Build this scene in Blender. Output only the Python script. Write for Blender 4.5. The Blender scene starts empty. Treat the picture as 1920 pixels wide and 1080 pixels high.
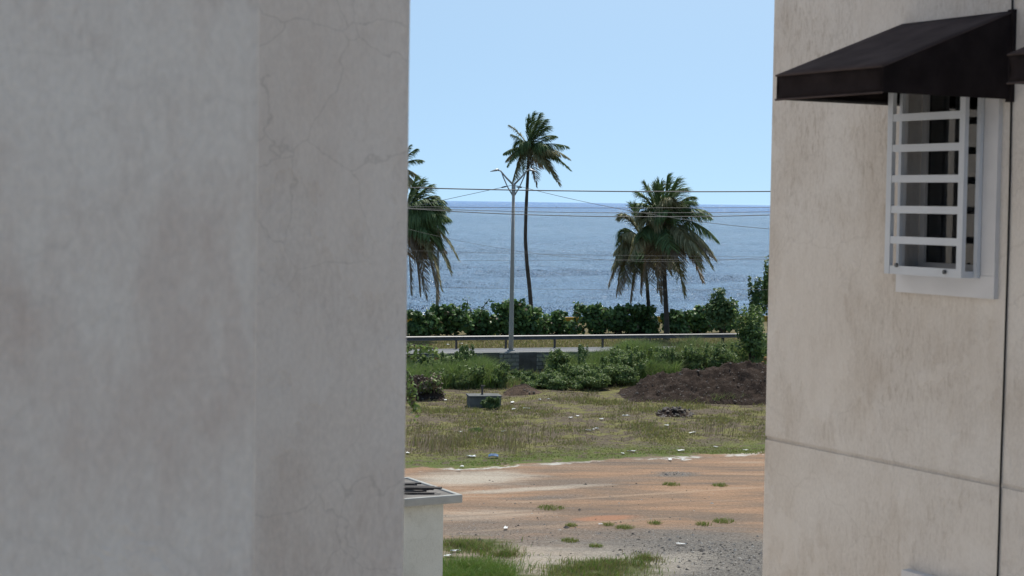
import bpy, bmesh, math, random
import numpy as np
from mathutils import Vector, Matrix, noise as mnoise

random.seed(7)
RNG = np.random.default_rng(7)
R = math.radians
SC = bpy.context.scene
COL = SC.collection

# ------------------------------------------------------------------ camera
F = 3300.0                      # focal length in pixels of the 1920 wide picture
EYE = Vector((0, 0, 8.7))
PITCH, ROLL = math.atan(162.5 / F), R(0.80)
fw = Vector((0, math.cos(PITCH), -math.sin(PITCH)))
r0 = Vector((1, 0, 0)); u0 = r0.cross(fw)
cr = r0 * math.cos(ROLL) + u0 * math.sin(ROLL)
cu = u0 * math.cos(ROLL) - r0 * math.sin(ROLL)
cam = bpy.data.cameras.new('camera')
cam.sensor_width = 36.0
cam.lens = 36.0 * F / 1920
cam.clip_start = 0.1
cam.clip_end = 200000
cam.dof.use_dof = True
cam.dof.focus_distance = 70
cam.dof.aperture_fstop = 6.5
co = bpy.data.objects.new('camera', cam)
COL.objects.link(co)
m3 = Matrix((cr, cu, -fw)).transposed()
co.matrix_world = Matrix.Translation(EYE) @ m3.to_4x4()
SC.camera = co

# ------------------------------------------------------------------ sky and sun
SUN_EL, SUN_AZ = R(62), R(14)
w = bpy.data.worlds.new('World'); SC.world = w
w.use_nodes = True
nt = w.node_tree
bg = nt.nodes['Background']
sky = nt.nodes.new('ShaderNodeTexSky')
sky.sky_type = 'NISHITA'
sky.sun_disc = False
sky.sun_elevation = SUN_EL
sky.sun_rotation = SUN_AZ
sky.air_density = 1.0
sky.dust_density = 1.0
sky.ozone_density = 0.7
tc = nt.nodes.new('ShaderNodeTexCoord')
lift = nt.nodes.new('ShaderNodeVectorMath'); lift.operation = 'MULTIPLY_ADD'; lift.inputs[1].default_value = (1, 1, 1.9); lift.inputs[2].default_value = (0, 0, 0.27)
nrm = nt.nodes.new('ShaderNodeVectorMath'); nrm.operation = 'NORMALIZE'
nt.links.new(tc.outputs['Generated'], lift.inputs[0]); nt.links.new(lift.outputs[0], nrm.inputs[0]); nt.links.new(nrm.outputs[0], sky.inputs[0])
tint = nt.nodes.new('ShaderNodeMix'); tint.data_type = 'RGBA'; tint.blend_type = 'MULTIPLY'
tint.inputs[0].default_value = 1.0; tint.inputs[7].default_value = (0.91, 1.02, 0.95, 1)
nt.links.new(sky.outputs[0], tint.inputs[6])
nt.links.new(tint.outputs[2], bg.inputs[0])
bg.inputs[1].default_value = 0.10
sl = bpy.data.lights.new('sun', 'SUN')
sl.energy = 2.8
sl.angle = R(0.6)
sl.color = (1.0, 0.95, 0.87)
so = bpy.data.objects.new('sun', sl)
COL.objects.link(so)
sd = Vector((math.sin(SUN_AZ) * math.cos(SUN_EL), math.cos(SUN_AZ) * math.cos(SUN_EL), math.sin(SUN_EL)))
so.rotation_euler = (-sd).to_track_quat('-Z', 'Y').to_euler()
so.location = (0, 0, 60)
SC.view_settings.view_transform = 'Standard'
SC.view_settings.look = 'None'
SC.view_settings.exposure = 0.68
SC.view_settings.gamma = 1.0

# ------------------------------------------------------------------ pixel helpers (1920x1080 space)
def ray(px, py):
    return cr * ((px - 960) / F) + cu * (-(py - 540) / F) + fw
def at(px, py, depth):
    d = ray(px, py)
    return EYE + d * (depth / d.y)
def onz(px, py, z=0.0):
    d = ray(px, py)
    return EYE + d * ((z - EYE.z) / d.z)

# ------------------------------------------------------------------ mesh helpers
class MB:
    def __init__(self):
        self.v = []; self.f = []; self.m = []
    def add(self, vs, fs, mi=0):
        b = len(self.v)
        self.v.extend([tuple(p) for p in vs])
        self.f.extend([tuple(b + i for i in q) for q in fs])
        self.m.extend([mi] * len(fs))
    def box(self, lo, hi, mi=0, M=None):
        x0, y0, z0 = lo; x1, y1, z1 = hi
        vs = [Vector(p) for p in ((x0,y0,z0),(x1,y0,z0),(x1,y1,z0),(x0,y1,z0),(x0,y0,z1),(x1,y0,z1),(x1,y1,z1),(x0,y1,z1))]
        if M: vs = [M @ p for p in vs]
        self.add(vs, [(0,3,2,1),(4,5,6,7),(0,1,5,4),(1,2,6,5),(2,3,7,6),(3,0,4,7)], mi)
    def bar(self, a, b, wx, wz, mi=0):
        a = Vector(a); b = Vector(b); t = (b - a).normalized()
        up = Vector((0,0,1)) if abs(t.z) < .9 else Vector((0,1,0))
        s = t.cross(up).normalized(); n = s.cross(t)
        vs = []
        for p in (a, b):
            for i, j in ((-1,-1),(1,-1),(1,1),(-1,1)):
                vs.append(p + s*wx/2*i + n*wz/2*j)
        self.add(vs, [(0,1,2,3),(7,6,5,4),(0,4,5,1),(1,5,6,2),(2,6,7,3),(3,7,4,0)], mi)
    def tube(self, pts, rad, n=8, mi=0, cap=True):
        pts = [Vector(p) for p in pts]
        if not isinstance(rad, (list, tuple)): rad = [rad] * len(pts)
        vs = []; fs = []
        prev = None
        for i, p in enumerate(pts):
            t = (pts[min(i+1, len(pts)-1)] - pts[max(i-1, 0)]).normalized()
            if prev is None:
                a = Vector((0,1,0)) if abs(t.y) < .9 else Vector((1,0,0))
                s = t.cross(a).normalized()
            else:
                s = (prev - t * prev.dot(t)).normalized()
            prev = s
            b = t.cross(s)
            for k in range(n):
                th = 2*math.pi*k/n
                vs.append(p + (s*math.cos(th) + b*math.sin(th)) * rad[i])
        for i in range(len(pts)-1):
            for k in range(n):
                k2 = (k+1) % n
                fs.append((i*n+k, i*n+k2, (i+1)*n+k2, (i+1)*n+k))
        if cap:
            fs.append(tuple(range(n-1, -1, -1)))
            fs.append(tuple((len(pts)-1)*n + k for k in range(n)))
        self.add(vs, fs, mi)
    def build(self, name, mats, parent=None, smooth=False, loc=None):
        me = bpy.data.meshes.new(name)
        v = self.v
        if loc is not None:
            v = [(p[0]-loc[0], p[1]-loc[1], p[2]-loc[2]) for p in v]
        me.from_pydata(v, [], self.f)
        if not isinstance(mats, (list, tuple)): mats = [mats]
        for m in mats: me.materials.append(m)
        if len(mats) > 1: me.polygons.foreach_set('material_index', self.m)
        if smooth: me.polygons.foreach_set('use_smooth', [True]*len(me.polygons))
        me.update()
        o = bpy.data.objects.new(name, me)
        COL.objects.link(o)
        if parent: o.parent = parent
        if loc is not None: o.location = loc
        return o

def np_mesh(name, V, Fc, mats, mi=None, parent=None):
    """V (n,3) array, Fc (m,k) int array"""
    me = bpy.data.meshes.new(name)
    n, k = Fc.shape
    me.vertices.add(len(V)); me.vertices.foreach_set('co', np.ascontiguousarray(V, dtype=np.float32).ravel())
    me.loops.add(n*k); me.loops.foreach_set('vertex_index', np.ascontiguousarray(Fc, dtype=np.int32).ravel())
    me.polygons.add(n)
    me.polygons.foreach_set('loop_start', np.arange(n, dtype=np.int32)*k)
    try: me.polygons.foreach_set('loop_total', np.full(n, k, dtype=np.int32))
    except Exception: pass
    if not isinstance(mats, (list, tuple)): mats = [mats]
    for m in mats: me.materials.append(m)
    if mi is not None: me.polygons.foreach_set('material_index', np.asarray(mi, dtype=np.int32))
    me.update(calc_edges=True)
    me.validate()
    o = bpy.data.objects.new(name, me)
    COL.objects.link(o)
    if parent: o.parent = parent
    return o

def tag(o, label=None, cat=None, group=None, kind=None):
    if label: o['label'] = label
    if cat: o['category'] = cat
    if group: o['group'] = group
    if kind: o['kind'] = kind
    return o
def empty(name, loc=(0,0,0), rz=0.0):
    o = bpy.data.objects.new(name, None)
    o.empty_display_size = .3
    COL.objects.link(o)
    o.location = loc; o.rotation_euler = (0, 0, rz)
    return o

# ------------------------------------------------------------------ material helpers
class NT:
    def __init__(self, name):
        self.mat = bpy.data.materials.new(name)
        self.mat.use_nodes = True
        self.t = self.mat.node_tree
        self.bsdf = self.t.nodes['Principled BSDF']
        self.out = self.t.nodes['Material Output']
        self._co = None
    def n(self, typ, **kw):
        nd = self.t.nodes.new(typ)
        for k, v in kw.items():
            setattr(nd, k, v)
        return nd
    def l(self, a, b): self.t.links.new(a, b)
    def co(self):
        if self._co is None:
            self._co = self.n('ShaderNodeTexCoord').outputs['Object']
        return self._co
    def mapping(self, scale=(1,1,1), rot=(0,0,0), loc=(0,0,0)):
        m = self.n('ShaderNodeMapping')
        m.inputs['Scale'].default_value = scale
        m.inputs['Rotation'].default_value = rot
        m.inputs['Location'].default_value = loc
        self.l(self.co(), m.inputs[0])
        return m.outputs[0]
    def noise(self, scale, detail=4, rough=.55, vec=None, dist=0.0):
        nd = self.n('ShaderNodeTexNoise')
        nd.inputs['Scale'].default_value = scale
        nd.inputs['Detail'].default_value = detail
        nd.inputs['Roughness'].default_value = rough
        nd.inputs['Distortion'].default_value = dist
        self.l(vec if vec is not None else self.co(), nd.inputs['Vector'])
        return nd.outputs[0]
    def ramp(self, fac, stops):
        nd = self.n('ShaderNodeValToRGB')
        e = nd.color_ramp.elements
        while len(e) < len(stops): e.new(.5)
        for el, (p, c) in zip(e, stops):
            el.position = p
            el.color = (c, c, c, 1) if isinstance(c, (int, float)) else (*c, 1)
        self.l(fac, nd.inputs[0])
        return nd.outputs[0]
    def mix(self, fac, a, b, mode='MIX'):
        nd = self.n('ShaderNodeMix', data_type='RGBA', blend_type=mode)
        for sock, val in ((nd.inputs[0], fac), (nd.inputs[6], a), (nd.inputs[7], b)):
            if isinstance(val, (int, float)): sock.default_value = val
            elif isinstance(val, tuple): sock.default_value = (*val, 1)
            else: self.l(val, sock)
        return nd.outputs[2]
    def math(self, op, a, b=None, c=None, clamp=False):
        nd = self.n('ShaderNodeMath', operation=op)
        nd.use_clamp = clamp
        for s, val in zip(nd.inputs, (a, b, c)):
            if val is None: continue
            if isinstance(val, (int, float)): s.default_value = val
            else: self.l(val, s)
        return nd.outputs[0]
    def sstep(self, val, lo, hi):
        nd = self.n('ShaderNodeMapRange', interpolation_type='SMOOTHSTEP')
        self.l(val, nd.inputs[0])
        nd.inputs[1].default_value = lo; nd.inputs[2].default_value = hi
        return nd.outputs[0]
    def bump(self, h, strength=.3, dist=.02, prev=None):
        nd = self.n('ShaderNodeBump')
        nd.inputs['Strength'].default_value = strength
        nd.inputs['Distance'].default_value = dist
        self.l(h, nd.inputs['Height'])
        if prev is not None: self.l(prev, nd.inputs['Normal'])
        return nd.outputs[0]
    def done(self, col, rough=.8, normal=None, spec=.3, metal=0.0):
        b = self.bsdf
        if isinstance(col, tuple): b.inputs['Base Color'].default_value = (*col, 1)
        else: self.l(col, b.inputs['Base Color'])
        if isinstance(rough, (int, float)): b.inputs['Roughness'].default_value = rough
        else: self.l(rough, b.inputs['Roughness'])
        b.inputs['Specular IOR Level'].default_value = spec
        b.inputs['Metallic'].default_value = metal
        if normal is not None: self.l(normal, b.inputs['Normal'])
        return self.mat

def m_plain(name, col, rough=.6, var=.12, scale=6, spec=.3, metal=0, bump=0.0):
    t = NT(name)
    f = t.noise(scale, 5)
    c = t.ramp(f, [(.3, tuple(x*(1-var) for x in col)), (.7, tuple(min(1, x*(1+var)) for x in col))])
    nm = t.bump(t.noise(scale*8, 4), .4, bump) if bump else None
    return t.done(c, rough, nm, spec, metal)

def m_leaf(name, a, b, trans=.3, rough=.5, nscale=.8):
    """leaves: per-leaf colour between a and b, part of the light goes through"""
    t = NT(name)
    g = t.n('ShaderNodeNewGeometry')
    k = t.mix(.45, g.outputs['Random Per Island'], t.noise(nscale, 3))
    c = t.mix(k, a, b)
    mat = t.done(c, rough, None, .25)
    tr = t.n('ShaderNodeBsdfTranslucent')
    t.l(c, tr.inputs[0])
    mx = t.n('ShaderNodeMixShader')
    mx.inputs[0].default_value = trans
    t.l(t.bsdf.outputs[0], mx.inputs[1]); t.l(tr.outputs[0], mx.inputs[2])
    t.l(mx.outputs[0], t.out.inputs[0])
    return mat

def m_stucco(name, base, stain, pale, streak=1.0, cracks=.5, seed=0.0, zones=(), cscale=1.5, free=.35):
    t = NT(name)
    big = t.noise(1.1, 5, .6, t.mapping((1, 1, .7), loc=(seed, seed, seed)))
    mid = t.noise(5.5, 6, .65, t.mapping((1, 1, .35), loc=(seed+3, 0, 0)))
    strk = t.noise(22, 7, .75, t.mapping((1, 1, .2), loc=(seed+9, 0, 1)), dist=.4)
    c = t.mix(t.ramp(big, [(.42, 0.0), (.58, 1.0)]), base, pale)
    warm = t.math('MULTIPLY', t.ramp(mid, [(.45, 0.0), (.64, 1.0)]), t.ramp(big, [(.38, 1.0), (.58, .15)]))
    c = t.mix(t.math('MULTIPLY', warm, .42 * streak), c, stain)
    patch_ = t.math('MULTIPLY', t.ramp(t.noise(1.7, 3, .5, t.mapping(loc=(seed+5, 2, 1))), [(.45, 0.0), (.6, 1.0)]), free)
    sx = t.n('ShaderNodeSeparateXYZ'); t.l(t.co(), sx.inputs[0])
    wob = t.math('MULTIPLY', t.math('SUBTRACT', t.noise(2.6, 5, .65), .5), 1.5)
    for (x0, z0, rx, rz, k) in zones:
        dx = t.math('POWER', t.math('DIVIDE', t.math('SUBTRACT', sx.outputs[0], x0), rx), 2.0)
        dz = t.math('POWER', t.math('DIVIDE', t.math('SUBTRACT', sx.outputs[2], z0), rz), 2.0)
        d = t.math('ADD', t.math('SQRT', t.math('ADD', dx, dz)), wob)
        patch_ = t.math('MAXIMUM', patch_, t.math('MULTIPLY', t.sstep(d, 1.15, .45), k))
    soft = t.ramp(t.noise(30, 6, .75, t.mapping((1, 1, .3), loc=(seed, 4, 0)), dist=.6), [(.50, 0.0), (.66, 1.0)])
    sm = t.math('MULTIPLY', t.math('MAXIMUM', t.math('MULTIPLY', t.ramp(strk, [(.54, 0.0), (.66, 1.0)]), .7), soft), patch_)
    c = t.mix(t.math('MULTIPLY', patch_, .22), c, stain)
    c = t.mix(t.math('MULTIPLY', sm, .75 * streak), c, tuple(x*.8 for x in stain))
    fine = t.noise(60, 4, .7, t.mapping((1, 1, .6)))
    c = t.mix(.35, c, t.mix(1.0, c, t.ramp(fine, [(.3, .66), (.7, 1.14)]), 'MULTIPLY'))
    # patches of a later skim coat, with real edges
    pe = t.noise(1.0, 8, .62, t.mapping((1.1, 1.1, .75), loc=(seed+40, 3, 8)), dist=.3)
    c = t.mix(t.math('MULTIPLY', t.ramp(pe, [(.515, 0.0), (.53, 1.0)]), .30), c, tuple(x*1.06 for x in pale))
    # hairline cracks
    warp = t.n('ShaderNodeMix', data_type='RGBA', blend_type='ADD')
    warp.inputs[0].default_value = .35
    t.l(t.mapping((1, 1, 1), loc=(seed, 0, 0)), warp.inputs[6])
    nz = t.n('ShaderNodeTexNoise'); nz.inputs['Scale'].default_value = 3.0; nz.inputs['Detail'].default_value = 6
    t.l(t.co(), nz.inputs[0]); t.l(nz.outputs[1], warp.inputs[7])
    vo = t.n('ShaderNodeTexVoronoi', feature='DISTANCE_TO_EDGE')
    vo.inputs['Scale'].default_value = cscale
    t.l(warp.outputs[2], vo.inputs['Vector'])
    cm = t.math('MULTIPLY', t.ramp(vo.outputs[0], [(.0, 1.0), (.012, 0.0)]), t.ramp(t.noise(1.2, 2, .5, t.mapping(loc=(seed+1, 7, 3))), [(.42, 0.0), (.52, 1.0)]))
    c = t.mix(t.math('MULTIPLY', cm, cracks), c, tuple(x*.55 for x in base))
    h = t.math('ADD', t.math('ADD', t.math('MULTIPLY', mid, .9), t.math('MULTIPLY', fine, .5)), t.math('MULTIPLY', t.ramp(pe, [(.515, 0.0), (.53, 1.0)]), .25))
    nm = t.bump(h, .6, .016)
    return t.done(c, .92, nm, .15)

M = {}
M['stucco_r'] = m_stucco('stained_plaster', (.625, .588, .55), (.43, .37, .315), (.67, .645, .62), .9, .2, 2.0,
    [(3.2, 8.0, .5, 1.6, .6), (1.9, 9.9, .5, .5, .6), (.8, 9.9, .3, .6, .7), (.35, 8.75+1.1, .32, 1.6, 1.0), (1.0, 9.2, .3, .7, .9), (1.25, 8.45, .22, .6, .9), (1.35, 7.75, .55, .35, .8), (.55, 8.1, .25, .5, .5), (.7, 6.3, .5, .35, .5), (.25, 7.6, .2, .5, .5), (2.0, 7.0, .6, .2, .6)], 1.5, .6)
M['stucco_l'] = m_stucco('cracked_plaster', (.76, .695, .635), (.60, .505, .44), (.78, .73, .68), 1.1, .40, 11.0, (), 3.2, .4)
M['stucco_n'] = m_stucco('weathered_plaster', (.70, .64, .58), (.54, .435, .375), (.73, .68, .625), 1.4, .14, 23.0, (), 2.2, .5)
M['white'] = m_plain('white_paint', (.54, .58, .64), .45, .06, 3)
M['trim'] = m_plain('painted_trim', (.60, .61, .64), .6, .06, 4)
M['sash'] = m_plain('grey_aluminium', (.30, .31, .33), .5, .06, 3)
M['awning'] = m_plain('black_canvas', (.020, .016, .017), .9, .35, 5, .05, 0, .003)
M['awning_top'] = m_plain('faded_canvas', (.062, .049, .048), .95, .25, 4, .03, 0, .003)
M['cable'] = m_plain('black_cable', (.012, .012, .013), .6)
M['wire'] = m_plain('wire_metal', (.07, .075, .08), .5)
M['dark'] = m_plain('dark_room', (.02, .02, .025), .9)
M['curtain'] = m_plain('grey_curtain', (.32, .32, .35), .9, .1, 10)
M['galv'] = m_plain('galvanised_steel', (.30, .32, .33), .45, .12, 3, .5, .4)
M['rail'] = m_plain('rail_steel', (.095, .10, .105), .5, .25, 4, .5, .2)
M['post'] = m_plain('rusty_post', (.10, .085, .08), .8)
M['concrete'] = m_plain('grey_concrete', (.34, .34, .32), .9, .15, 2, .2, 0, .01)
M['pole'] = m_plain('concrete_pole', (.36, .35, .32), .85, .1, 2)
M['booth'] = m_stucco('booth_plaster', (.52, .52, .47), (.38, .36, .30), (.57, .57, .52), 1.0, .15, 31.0, [(-1.3, .1, 2.5, .7, 1.0), (-1.3, 2.75, 2.0, .25, .6)])
M['roof'] = m_plain('roof_screed', (.17, .16, .15), .95, .25, 3, .2, 0, .01)
M['rod'] = m_plain('dark_rods', (.06, .055, .055), .7, .3, 8)
M['trunk'] = m_plain('palm_bark', (.075, .065, .055), .9, .3, 4, .2, 0, .02)
M['wood'] = m_plain('twig_bark', (.08, .065, .05), .9, .3, 6)
M['ochre'] = m_plain('ochre_paint', (.42, .26, .03), .8, .2, 2)
M['litter'] = m_plain('white_scrap', (.72, .72, .70), .7, .1, 9)
M['litter_blue'] = m_plain('blue_scrap', (.04, .12, .26), .6)
M['frond_green'] = m_leaf('frond_green', (0.064, 0.114, 0.049), (0.166, 0.244, 0.089), .25)
M['frond_olive'] = m_leaf('frond_olive', (0.158, 0.164, 0.084), (0.328, 0.304, 0.158), .22)
M['frond_dry'] = m_leaf('frond_dry', (0.177, 0.140, 0.097), (0.313, 0.255, 0.177), .15)
M['grape'] = m_leaf('round_leaf', (0.065, 0.135, 0.052), (0.200, 0.328, 0.099), .3, .4)
M['grape_dark'] = m_leaf('round_leaf_dark', (0.045, 0.095, 0.045), (0.112, 0.193, 0.068), .2, .45)
M['weed'] = m_leaf('weed_leaf', (0.118, 0.204, 0.065), (0.311, 0.404, 0.108), .35)
M['weed_dark'] = m_leaf('weed_leaf_dark', (0.082, 0.138, 0.060), (0.202, 0.272, 0.095), .3)
M['creeper'] = m_leaf('creeper_leaf', (0.043, 0.090, 0.032), (0.126, 0.198, 0.064), .3)
M['leaf_dry'] = m_leaf('dry_leaf', (.10, .08, .05), (.20, .16, .10), .2)
M['grass'] = m_leaf('lawn_blade', (0.140, 0.183, 0.044), (0.334, 0.315, 0.113), .3, .6, .35)
M['grass_dry'] = m_leaf('dry_blade', (0.171, 0.138, 0.069), (0.319, 0.266, 0.149), .25, .6, .35)
M['grass_tall'] = m_leaf('tall_blade', (0.104, 0.165, 0.058), (0.265, 0.304, 0.124), .35, .6, .4)
M['grass_lush'] = m_leaf('lush_blade', (0.075, 0.168, 0.024), (0.195, 0.294, 0.054), .35, .6, .5)

# ------------------------------------------------------------------ road frame (retaining wall line) and terrain
RA = R(17)
RO = Vector((0, 88.5, 0)); RU = Vector((math.cos(RA), math.sin(RA), 0)); RV = Vector((-math.sin(RA), math.cos(RA), 0))
ROADZ = 1.1
def rd(u, v, z=0.0): return RO + RU*u + RV*v + Vector((0, 0, z))
def uv_of(x, y):
    dx, dy = x - RO.x, y - RO.y
    return dx*RU.x + dy*RU.y, dx*RV.x + dy*RV.y
def sst(a, b, x):
    t = min(1, max(0, (x-a)/(b-a))); return t*t*(3-2*t)
def gh(x, y):
    u, v = uv_of(x, y)
    g = y - .43*x
    n = mnoise.noise((x*.35, y*.35, 1.3))*.10 + mnoise.noise((x*1.1, y*1.1, 5.0))*.05
    amp = sst(57.5, 61, g)
    h = n*amp
    h += .85 * sst(-7, -1.2, v) * sst(2.2, 6.0, u)
    return h

# ground sheet: a fine grid where the lot is seen, coarse out to the distance
def build_ground():
    xs = np.concatenate([[-2000, -400, -120, -40, -20], np.linspace(-12, 22, 137), [30, 50, 120, 400, 2000]])
    # rows are in lot depth measured from the wall line: y = yw(x) + v
    vs_ = np.concatenate([[-2000, -400, -150, -80, -60], np.linspace(-50, 0.2, 200)])
    V = []; 
    for v in vs_:
        for x in xs:
            yw = RO.y + math.tan(RA) * x
            y = yw + v / math.cos(RA)
            V.append((x, y, gh(x, y) if -14 < x < 24 and v > -51 else 0.0))
    nx = len(xs); nv = len(vs_)
    I = np.arange(nx*nv).reshape(nv, nx)
    Fc = np.stack([I[:-1,:-1], I[:-1,1:], I[1:,1:], I[1:,:-1]], -1).reshape(-1, 4)
    t = NT('lot_ground')
    sep = t.n('ShaderNodeSeparateXYZ'); t.l(t.co(), sep.inputs[0])
    X, Y = sep.outputs[0], sep.outputs[1]
    g = t.math('SUBTRACT', Y, t.math('MULTIPLY', X, .43))
    n1 = t.noise(.55, 5, .6); n2 = t.noise(2.2, 5, .65); n3 = t.noise(9, 5, .7); n4 = t.noise(.25, 3, .5, t.mapping((1, 2.2, 1), (0, 0, R(-22))))
    # sand: orange with paler and greyer streaks that run along the lot
    st = t.noise(.5, 6, .65, t.mapping((.35, 2.0, 1), (0, 0, R(-24))))
    sand = t.ramp(st, [(.34, (.17, .13, .105)), (.42, (.225, .16, .115)), (.5, (.29, .19, .125)), (.58, (.33, .21, .135)), (.66, (.35, .25, .175)), (.75, (.30, .25, .20))])
    sand = t.mix(.8, sand, t.mix(1.0, sand, t.ramp(n3, [(.3, .7), (.7, 1.2)]), 'MULTIPLY'))
    gp = t.noise(11, 8, .88)
    gravel = t.ramp(gp, [(.36, (.05, .046, .042)), (.5, (.145, .133, .12)), (.65, (.29, .27, .24))])
    soil = t.ramp(n3, [(.3, (.07, .056, .042)), (.52, (.12, .097, .07)), (.72, (.19, .16, .115))])
    turf = t.ramp(n3, [(.3, (.105, .102, .040)), (.55, (.17, .16, .064)), (.75, (.23, .205, .10))])
    tm = t.sstep(t.math('ADD', n1, t.math('MULTIPLY', t.math('SUBTRACT', n2, .5), .7)), .49, .58)
    turf = t.mix(tm, soil, turf)
    ge = t.math('ADD', g, t.math('MULTIPLY', t.math('SUBTRACT', n1, .5), 2.6))
    ge = t.math('ADD', ge, t.math('MULTIPLY', t.math('SUBTRACT', n2, .5), .9))
    bounce_ground = t.ramp(n3, [(.3, (.42, .37, .30)), (.7, (.54, .48, .40))])
    def blob(px, py, rx, ry, soft=1.3, rot=-24):
        p = onz(px, py)
        mp = t.n('ShaderNodeMapping', vector_type='TEXTURE')
        mp.inputs['Location'].default_value = (p.x, p.y, 0)
        mp.inputs['Rotation'].default_value = (0, 0, R(-rot))
        mp.inputs['Scale'].default_value = (rx, ry, 1)
        t.l(t.co(), mp.inputs[0])
        s2 = t.n('ShaderNodeSeparateXYZ'); t.l(mp.outputs[0], s2.inputs[0])
        d = t.math('SQRT', t.math('ADD', t.math('POWER', s2.outputs[0], 2.0), t.math('POWER', s2.outputs[1], 2.0)))
        d = t.math('ADD', d, t.math('MULTIPLY', t.math('SUBTRACT', t.noise(1.0, 7, .72, t.mapping((.55, 1.5, 1), (0, 0, R(-20)), (px, 0, 0))), .5), 2.6))
        nd = t.n('ShaderNodeMapRange', interpolation_type='SMOOTHSTEP')
        t.l(d, nd.inputs[0])
        nd.inputs[1].default_value = 1 + soft*.5; nd.inputs[2].default_value = 1 - soft*.5
        return nd.outputs[0]
    c = t.mix(t.math('MULTIPLY', t.sstep(n4, .46, .6), .35), sand, t.mix(.35, gravel, soil))
    c = t.mix(t.math('MULTIPLY', t.sstep(t.math('ADD', g, t.math('MULTIPLY', t.math('SUBTRACT', n4, .5), 14.0)), 45.5, 41.0), .8), c, t.mix(t.sstep(n2, .42, .58), gravel, t.ramp(n3, [(.3, (.20, .165, .13)), (.7, (.33, .28, .225))])))
    # worn asphalt and gravel patches
    for (px, py, rx, ry, k) in ((930, 992, 2.6, 1.6, .65), (1180, 1010, 3.2, 1.2, .65), (1385, 1058, 2.8, 4.0, 1.0), (1390, 1075, 1.6, 2.2, 1.0), (1265, 889, .75, .5, .9),
                                (1010, 933, 1.2, .35, .55), (1300, 1030, 2.2, 1.4, .7), (1060, 905, 2.6, .6, .35)):
        c = t.mix(t.math('MULTIPLY', blob(px, py, rx, ry), k), c, gravel)
    for (px, py, rx, ry, k) in ((880, 897, 1.9, 1.2, .85), (980, 918, 2.4, .3, .7), (900, 965, 1.6, .7, .4), (960, 1060, 3, 2.2, .55), (1180, 1060, 2, 1.2, .5)):
        c = t.mix(t.math('MULTIPLY', blob(px, py, rx, ry), k), c, t.ramp(n3, [(.3, (.36, .31, .25)), (.7, (.50, .46, .39))]))
    for (px, py, rx, ry, k, cc) in ((1150, 950, 5.0, .16, .5, (.20, .14, .10)), (1170, 966, 5.5, .14, .5, (.21, .15, .11)), (1240, 925, 4.0, .15, .45, (.40, .29, .20)), (1050, 985, 3.6, .14, .3, (.36, .27, .19)),
                                    (1130, 897, 5.0, .22, .4, (.19, .15, .12)), (1300, 945, 3.0, .12, .4, (.20, .14, .10)), (1130, 972, 1.0, .35, .6, (.40, .19, .11))):
        c = t.mix(t.math('MULTIPLY', blob(px, py, rx, ry, .9), k), c, cc)
    # edge between lot and grass: broken pale concrete line
    line = t.math('MULTIPLY', t.sstep(t.math('ABSOLUTE', t.math('SUBTRACT', ge, 57.6)), .28, .08), t.sstep(n1, .42, .55))
    c = t.mix(line, c, (.48, .46, .42))
    turf = t.mix(t.math('MULTIPLY', t.sstep(ge, 62.0, 59.0), t.sstep(n2, .40, .52)), turf, t.ramp(n3, [(.3, (.07, .10, .028)), (.7, (.14, .16, .05))]))
    c = t.mix(t.sstep(ge, 57.6, 58.1), c, turf)
    for (px, py, rx, ry) in ((890, 1075, 1.3, 2.2), (1130, 1068, 1.6, 1.0), (885, 1022, 1.0, .9)):
        c = t.mix(blob(px, py, rx, ry, .8), c, (.09, .10, .04))
    c = t.mix(.5, c, t.mix(1.0, c, t.ramp(gp, [(.36, .62), (.5, 1.0), (.64, 1.35)]), 'MULTIPLY'))
    c = t.mix(t.sstep(Y, 38.5, 37.0), c, bounce_ground)  # pale ground out of view, added to bounce warm light onto the walls
    nm = t.bump(t.math('ADD', t.math('MULTIPLY', n3, .5), t.math('MULTIPLY', gp, .6)), .8, .08)
    mat = t.done(c, .95, nm, .1)
    o = np_mesh('ground', np.array(V), Fc, mat)
    tag(o, kind='structure')
build_ground()

# road terrace behind the retaining wall, then the bank down to the sea
def build_terrace():
    prof = [(0.30, ROADZ), (2.4, ROADZ), (2.42, ROADZ-.1), (12, ROADZ-.05), (22.5, ROADZ-.05), (26, ROADZ-.6), (40, -2.4), (60, -5.6), (75, -8)]
    us = np.concatenate([[-2000, -300, -60], np.linspace(-30, 60, 91), [120, 400, 2000]])
    mb = MB(); vs = []
    for u in us:
        for (v, z) in prof: vs.append(rd(u, v, z))
    k = len(prof)
    fs = []
    for i in range(len(us)-1):
        for j in range(k-1):
            fs.append((i*k+j, (i+1)*k+j, (i+1)*k+j+1, i*k+j+1))
    mb.add(vs, fs)
    t = NT('verge_ground')
    n2 = t.noise(1.1, 5, .6)
    c = t.ramp(n2, [(.3, (.09, .08, .04)), (.55, (.14, .118, .06)), (.75, (.18, .155, .09))])
    o = mb.build('verge_ground', t.done(c, .95, t.bump(t.noise(9, 4), .5, .05), .1))
    tag(o, kind='structure')
    sp = MB()
    sp.box((-60, .32, ROADZ-.08), (80, 2.35, ROADZ+.006))
    o = sp.build('pavement', m_plain('pavement_grey', (.17, .175, .185), .9, .1, 1.5))
    o.location = RO; o.rotation_euler = (0, 0, RA)
    tag(o, kind='structure')
build_terrace()

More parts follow.
